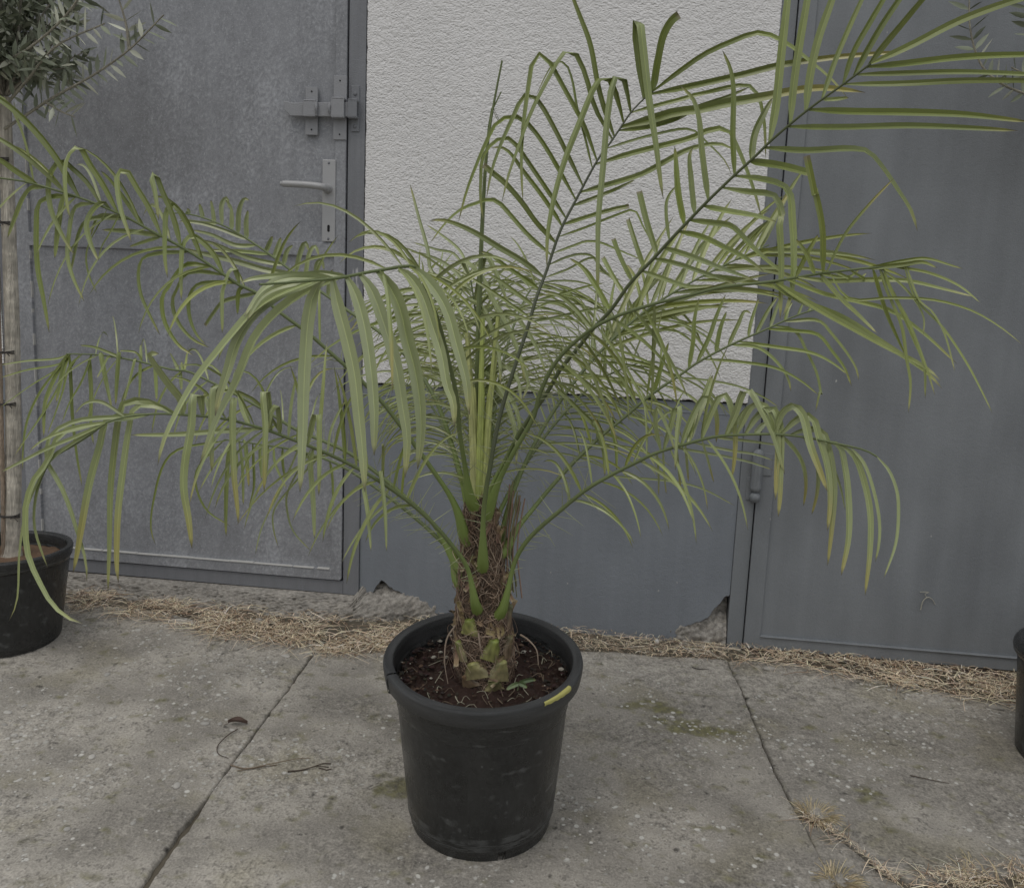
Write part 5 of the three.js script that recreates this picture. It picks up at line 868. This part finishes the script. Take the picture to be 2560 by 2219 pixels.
function oliveTree(label, base, trunkPts, center, rad, twigs, leavesPer, seed, sprigs) {
  const R = mulberry(seed), t = thing('olive_tree', label, 'olive tree', base);
  part('trunk', tube(trunkPts, (u) => mix(0.0205, 0.0145, u) * (1 + 0.1 * N3(u * 14, seed)) + 0.008 * sstep(0.05, 0, u), 14, 60, barkC(seed)), M.oliveBark, t);
  const tw = [], lv = [], top = V(...trunkPts[trunkPts.length - 1]);
  for (let i = 0; i < twigs; i++) {
    const d = V(R() - 0.5, R() - 0.42, R() - 0.5).normalize(), e = V(...center).add(d.clone().multiply(V(...rad)).multiplyScalar(0.55 + 0.45 * R())), m = top.clone().lerp(e, 0.5).add(V(0.05 * (R() - 0.5), 0.05 * R(), 0.05 * (R() - 0.5)));
    const c = new THREE.CatmullRomCurve3([top, m, e]); tw.push(tube(c, (u) => mix(0.004, 0.0012, u), 5, 10, barkC(seed + i)));
    for (let k = 0; k < leavesPer; k++) { const u = 0.35 + 0.65 * R(), q = c.getPointAt(u), T = c.getTangentAt(u), ld = T.multiplyScalar(0.5).add(V(R() - 0.5, R() - 0.5, R() - 0.5).normalize()).normalize(); lv.push(oliveLeaf(q.add(V(0.04 * (R() - 0.5), 0.04 * (R() - 0.5), 0.04 * (R() - 0.5))), ld, 0.03 + 0.026 * R(), 0.008 + 0.004 * R(), R)); }
  }
  part('limbs', tw, M.oliveBark, t, 'stuff'); part('crown', lv, M.olive, t, 'stuff');
  for (const s of sprigs) {
    const c = new THREE.CatmullRomCurve3(s.map((p) => V(...p))), b = part('branch', tube(c, (u) => mix(0.0036, 0.0015, u), 6, 40, (u) => { const k = 0.85 + 0.3 * N3(u * 30, seed); return [0.74 * k, 0.72 * k, 0.6 * k]; }), M.oliveBark, t);
    const n = Math.max(5, Math.round(c.getLength() / 0.022));
    for (let i = 0; i < n; i++) for (const sd of [-1, 1]) { if (R() < 0.18) continue; const u = 0.06 + 0.94 * (i + 0.5) / n, q = c.getPointAt(u), T = c.getTangentAt(u), S = V(0, 0, 0).crossVectors(T, V(0.2, 0.2, 1)).normalize().multiplyScalar(sd); part('leaf', oliveLeaf(q, T.multiplyScalar(0.55).add(S).add(V(0, 0, 0.7 * (R() - 0.5))).normalize(), 0.034 + 0.018 * R(), 0.008 + 0.004 * R(), R), M.olive, b); }
  }
  return t;
}
oliveTree('olive tree with pale straight trunk at the left edge', [-1.553, 0.12, 0.345], [[-1.556, 0.115, 0.345], [-1.547, 0.3, 0.34], [-1.532, 0.68, 0.335], [-1.527, 0.95, 0.335], [-1.522, 1.28, 0.335]], [-1.56, 1.47, 0.36], [0.3, 0.27, 0.26], 64, 46, 21,
  [[[-1.5, 1.2, 0.37], [-1.444, 1.226, 0.38], [-1.36, 1.268, 0.39], [-1.247, 1.319, 0.4], [-1.149, 1.368, 0.42], [-1.06, 1.438, 0.43]], [[-1.149, 1.368, 0.42], [-1.155, 1.42, 0.42], [-1.17, 1.48, 0.425]], [[-1.38, 1.26, 0.39], [-1.33, 1.235, 0.4], [-1.3, 1.225, 0.4]], [[-1.5, 1.33, 0.4], [-1.38, 1.37, 0.43], [-1.28, 1.44, 0.44], [-1.22, 1.52, 0.44]], [[-1.47, 1.25, 0.4], [-1.4, 1.3, 0.42], [-1.32, 1.37, 0.43], [-1.2, 1.42, 0.43]]]);
oliveTree('olive tree reaching in at the upper right corner', [1.068, 0.1, 0.37], [[1.068, 0.1, 0.37], [1.07, 0.7, 0.36], [1.075, 1.3, 0.35]], [1.09, 1.5, 0.33], [0.25, 0.26, 0.25], 40, 40, 22,
  [[[0.98, 1.27, 0.31], [0.9, 1.3, 0.28], [0.816, 1.337, 0.25], [0.771, 1.355, 0.25], [0.732, 1.384, 0.25], [0.711, 1.415, 0.25], [0.69, 1.475, 0.25], [0.68, 1.56, 0.25]], [[0.95, 1.36, 0.28], [0.88, 1.4, 0.26], [0.825, 1.45, 0.25], [0.8, 1.52, 0.25]], [[0.93, 1.3, 0.29], [0.84, 1.36, 0.26], [0.785, 1.39, 0.25]]]);
{ // bamboo cane tied to the left trunk
  const cane = thing('support_cane', 'weathered bamboo cane wired to the left olive trunk', 'cane', [-1.57, 0.12, 0.36]);
  const cp = [[-1.566, 0.12, 0.362], [-1.557, 0.4, 0.36], [-1.55, 0.7, 0.358], [-1.545, 1.0, 0.357], [-1.54, 1.26, 0.355]];
  part('cane', tube(cp, (u) => 0.0056 * (1 + 0.16 * Math.exp(-Math.pow(((u * 6) % 1 - 0.5) / 0.05, 2))), 10, 90, (u) => { const k = 0.85 + 0.25 * N3(u * 40, 3); return [0.66 * k, 0.54 * k, 0.43 * k]; }), M.oliveBark, cane);
  for (const y of [0.245, 0.535, 0.665, 0.98, 1.13]) { const gs = []; for (let k = 0; k < 3; k++) { const g = new THREE.TorusGeometry(0.021, 0.0013, 6, 28); g.rotateX(Math.PI / 2 + 0.1 * (k - 1)); g.scale(1.15, 1, 0.95); g.translate(mix(-1.556, -1.536, y / 1.1), y + 0.0035 * k, 0.349); gs.push(g); } gs.push(tube([[-1.535, y, 0.37], [-1.522, y + 0.006, 0.376], [-1.512, y - 0.004, 0.374]], 0.0012, 5, 6)); part('wire_tie', gs, std({ color: rgb(0.05, 0.045, 0.04), roughness: 0.7 }), cane); }
}

// ---------------------------------------------------------------- dry grass, litter and small things on the ground
function blade(x, y, z, len, w, yaw, lift, curl, c, R) {
  const d = [Math.cos(yaw), Math.sin(yaw)], n = [-d[1], d[0]], pos = [], col = [], idx = [];
  for (let i = 0; i <= 4; i++) { const t = i / 4, s = len * t, cx = x + d[0] * s + n[0] * curl * len * t * t, cz = z + d[1] * s + n[1] * curl * len * t * t, cy = y + lift * Math.sin(t * 2.7) + 0.001, h = w * 0.5 * (1 - 0.55 * t); for (const e of [-1, 0, 1]) { pos.push(cx + n[0] * e * h, cy + (e ? 0 : h * 0.8), cz + n[1] * e * h); col.push(...c.map((v) => v * (0.9 + 0.2 * R()))); } if (i) for (const s2 of [0, 1]) { const a = (i - 1) * 3 + s2; idx.push(a, a + 1, a + 3, a + 1, a + 4, a + 3); } }
  const g = new THREE.BufferGeometry(); g.setAttribute('position', new THREE.Float32BufferAttribute(pos, 3)); g.setAttribute('color', new THREE.Float32BufferAttribute(col, 3)); g.setIndex(idx); g.computeVertexNormals(); return g;
}
function litter(name, label, seed, count, place, big = 1) {
  const R = mulberry(seed), gs = [];
  for (let i = 0; i < count; i++) {
    const p = place(R); if (!p) continue;
    const [x, z, h = 0] = p, k = R(), c = k < 0.55 ? [0.78, 0.67, 0.49] : k < 0.8 ? [0.52, 0.39, 0.27] : k < 0.94 ? [0.24, 0.16, 0.1] : [0.92, 0.87, 0.74], s = 0.7 + 0.5 * R();
    gs.push(blade(x, groundY(x, z) + h * R() + 0.002, z, (0.008 + 0.09 * Math.pow(R(), 3.2)) * big, (0.0009 + 0.0034 * R() * R()) * big, R() * 6.283, 0.007 * R() * big, (R() - 0.5) * (R() < 0.25 ? 1 : 0.3), c.map((v) => v * s), R));
  }
  return tag(part(name, gs, M.straw), label, 'dry grass', null, 'stuff');
}
litter('straw_litter', 'heap of dry straw along the foot of the left door and wall', 301, 9000, (R) => {
  const x = -1.55 + 1.27 * R(), q0 = R(), e = slabEdgeL(x) * (x < -0.757 ? 1 : 0) + (x >= -0.757 ? slabEdgeM(x) : 0), q = q0, lo = x < -0.6 ? 0.085 : mix(0.085, 0.03, sstep(-0.6, -0.45, x)), den = 0.3 + 0.45 * sstep(-1.25, -0.9, x) + 1.1 * fbm(x * 10, q0 * 2.5, 3, 3);
  if (R() > den) return null; return [x, mix(lo - 0.02, e + 0.05, Math.sqrt(q)) + 0.06 * (R() - 0.5) * R() + 0.018 * fbm(x * 11, 7, 1, 2), 0.016 * Math.sin(q * 3)];
});
litter('straw_litter', 'thin line of dry straw along the grey plinth behind the middle pot', 302, 1300, (R) => { const x = -0.3 + 0.62 * R(), q = R(); return [x, mix(0.012, slabEdgeM(x) + 0.012, q), 0.009]; }, 0.8);
litter('straw_litter', 'heap of dry straw along the foot of the right door', 303, 3400, (R) => { const x = 0.32 + 0.85 * R(), q = R(), den = 0.45 + 0.5 * sstep(0.5, 0.75, x) + 1.0 * fbm(x * 10, q * 2.5, 2, 3); if (R() > den) return null; return [x, mix(0.006, slabEdgeR(x) + 0.035, q) + 0.015 * fbm(x * 14, 3, 1, 2), 0.016]; });
litter('straw_litter', 'brown dry grass filling the crack in the right slab', 304, 2600, (R) => { const x = 0.4 + 0.75 * R(), d = (R() + R() - 1) * (0.014 + 0.04 * sstep(0.5, 0.62, x)); if (R() > 0.3 + 0.35 * sstep(0.54, 0.62, x) + 1.1 * fbm(x * 13, d * 20, 2, 3)) return null; return [x, crackZ(x) + 0.002 + d, 0.006]; }, 0.7);
function tuft(label, x, z, n, seed, h, spread) {
  const R = mulberry(seed), gs = [];
  for (let i = 0; i < n; i++) { const a = R() * 6.283, r = spread * Math.sqrt(R()), q = V(x + Math.cos(a) * r, groundY(x, z) - 0.004, z + Math.sin(a) * r * 0.7), d = V(Math.cos(a) * (0.3 + R()) + 0.35, 0.8 * R() + 0.05, Math.sin(a) * (0.3 + R())), s = 0.65 + 0.5 * R(); gs.push(leaflet(bent(q, d, h * (0.5 + 0.7 * R()), 0.3, R, 4), 0.001 + 0.0007 * R(), 'C', R, [0.6 * s, 0.5 * s, 0.34 * s], 5)); }
  return tag(part('dry_grass_tuft', gs, M.straw), label, 'dry grass', null, 'stuff');
}
tuft('bleached grass tuft at the fork of the right cracks', 0.43, 0.695, 260, 41, 0.034, 0.026);
tuft('bleached grass tuft in the right joint at the bottom edge', 0.437, 0.875, 240, 42, 0.034, 0.026);
tuft('bleached grass tuft in the crack at the lower right corner', 0.74, 0.815, 260, 43, 0.036, 0.07);
{
  const R = mulberry(61);
  const leafG = grid(10, 6, (u, v) => { const w = 0.0085 * Math.sin(Math.PI * Math.pow(u, 0.8)) + 0.0003, x = -0.02 + 0.04 * u, y = (v - 0.5) * 2 * w; return [-0.806 + x, groundY(-0.806, 0.64) + 0.007 + 5 * (v - 0.5) * (v - 0.5) * 0.006 + 0.004 * Math.sin(u * 4), 0.64 - x * 0.3 + y]; });
  tag(part('dry_leaf', [leafG, tube([[-0.826, groundY(-0.8, 0.64) + 0.006, 0.646], [-0.834, groundY(-0.8, 0.64) + 0.004, 0.65]], 0.0007, 4, 3)], std({ color: rgb(0.105, 0.07, 0.055), roughness: 0.85 })), 'curled brown leaf beside the left joint', 'leaf');
  const twig = (label, pts, r, c, extra = []) => tag(part('twig', [tube(pts.map(([x, z, h = 0.004]) => [x, surf(x, z) + h, z]), (t) => r * (1 - 0.5 * t), 6, 18), ...extra.map((e) => tube(e.map(([x, z, h = 0.004]) => [x, surf(x, z) + h, z]), r * 0.6, 5, 6))], std({ color: rgb(...c), roughness: 0.9, bumpMap: fineBump, bumpScale: 0.002 })), label, 'twig');
  twig('thin curved stem lying beside the left joint', [[-0.798, 0.66], [-0.806, 0.69, 0.006], [-0.81, 0.73], [-0.795, 0.757], [-0.77, 0.765]], 0.0015, [0.14, 0.11, 0.09]);
  twig('pale straw coloured stem crossing the left joint', [[-0.756, 0.785], [-0.72, 0.79, 0.005], [-0.68, 0.77, 0.008], [-0.63, 0.735, 0.006], [-0.607, 0.724]], 0.0016, [0.32, 0.25, 0.18], [[[-0.735, 0.8], [-0.7, 0.78], [-0.665, 0.762]]]);
  twig('short dark twig with frayed end left of the middle pot', [[-0.636, 0.778], [-0.61, 0.765], [-0.585, 0.752, 0.007], [-0.56, 0.745]], 0.0019, [0.14, 0.11, 0.085], [[[-0.587, 0.75, 0.006], [-0.575, 0.737], [-0.56, 0.733]], [[-0.58, 0.752], [-0.56, 0.755], [-0.553, 0.75]]]);
  twig('thin bent twig in front of the right door', [[0.218, 0.152], [0.232, 0.158], [0.25, 0.156], [0.262, 0.155]], 0.0012, [0.06, 0.05, 0.045]);
  twig('faint dry stem on the slab at the lower right', [[0.66, 0.52], [0.7, 0.53], [0.735, 0.535]], 0.0013, [0.12, 0.09, 0.07]);
  const stone = (label, x, z, a, b, h, c, yaw) => { const g = new THREE.IcosahedronGeometry(1, 3), p = g.attributes.position; for (let i = 0; i < p.count; i++) { const v = V(p.getX(i), p.getY(i), p.getZ(i)), k = 1 + 0.16 * fbm(v.x * 1.3 + x * 9, v.y * 1.3, v.z * 1.3, 3); p.setXYZ(i, v.x * a * k, v.y * h * k, v.z * b * k); } g.rotateY(yaw); g.translate(x, surf(x, z) + h * 0.55, z); g.computeVertexNormals(); return tag(part('stone', g, std({ color: rgb(...c), roughness: 0.9 })), label, 'stone'); };
  stone('flat pale stone at the straw edge by the right frame', 0.42, 0.115, 0.016, 0.008, 0.006, [0.4, 0.38, 0.34], 0.1);
  stone('round pale stone in the straw under the right door', 0.765, 0.12, 0.011, 0.012, 0.009, [0.36, 0.33, 0.28], 0.5);
  stone('broad flat stone near the right pot', 0.958, 0.185, 0.018, 0.011, 0.006, [0.38, 0.36, 0.32], -0.3);
  stone('small white stone against the foot of the plinth', 0.13, 0.03, 0.006, 0.006, 0.008, [0.62, 0.61, 0.58], 0.2);
  stone('grey lump in the straw left of the wall break', -0.96, 0.17, 0.014, 0.012, 0.01, [0.33, 0.31, 0.28], 0.8);
  // pale pebbles standing slightly proud of the concrete
  const pg = [], base = new THREE.IcosahedronGeometry(1, 1);
  for (let i = 0; i < 900; i++) {
    const x = -1.45 + 2.4 * R(), z = 0.2 + 0.98 * R(), den = 0.35 + 0.7 * fbm(x * 4, z * 5, 8, 2) + (x < -0.76 ? 0.25 : 0); if (R() > den || Math.abs(x - jointL(z)) < 0.02 || Math.abs(x - jointR(z)) < 0.015 || (x > 0.36 && Math.abs(z - crackZ(x)) < 0.03)) continue;
    const s = 0.0012 + (x < -0.78 ? 0.0065 : 0.0042) * Math.pow(R(), 4), g = base.clone(), k = 0.3 + 0.2 * R(); g.scale(s * (1 + 0.8 * R()), s * 0.45, s); g.rotateY(R() * 6); g.translate(x, surf(x, z) + (x > -0.757 && x < jointR(z) ? 0.002 : 0), z);
    const n = g.attributes.position.count, c = new Float32Array(n * 3); for (let q = 0; q < n; q++) c.set([k * 1.03, k, k * 0.92], q * 3); g.setAttribute('color', new THREE.BufferAttribute(c, 3)); pg.push(g);
  }
  part('pebbles', pg, M.vc, pavement, 'stuff');
  // dried tendril caught on the right door
  const td = [tube([[0.815, 0.082, 0.0085], [0.818, 0.108, 0.011], [0.828, 0.119, 0.012], [0.84, 0.114, 0.01], [0.85, 0.1, 0.0085]], (t) => 0.0016 * (1 - 0.4 * t), 6, 20), tube([[0.826, 0.118, 0.011], [0.82, 0.127, 0.012], [0.83, 0.133, 0.012], [0.808, 0.131, 0.009]], 0.0009, 5, 12)];
  tag(part('dried_tendril', td, std({ color: rgb(0.4, 0.39, 0.33), roughness: 0.9 })), 'pale dried tendril stuck low on the right door', 'tendril');
  // seedling and stone in the big pot
  const wd = thing('seedling', 'small green seedling in the pot soil right of the palm trunk', 'plant', [-0.147, 0.176, 0.93]);
  part('stem', tube([[-0.155, 0.172, 0.93], [-0.153, 0.186, 0.932]], 0.0011, 5, 4), std({ color: rgb(0.2, 0.24, 0.12) }), wd);
  for (const [d, l] of [[V(1, 0.6, 0.15), 0.034], [V(-0.75, -0.12, 0.55), 0.026], [V(0.9, 0.1, 0.6), 0.02]]) part('leaf', leaflet(bent(V(-0.153, 0.186, 0.932), d, l, 0.12, R, 5), 0.008, 'L', R, [0.2, 0.3, 0.13], 10), M.leaf, wd);
}
renderer.render(scene, camera);
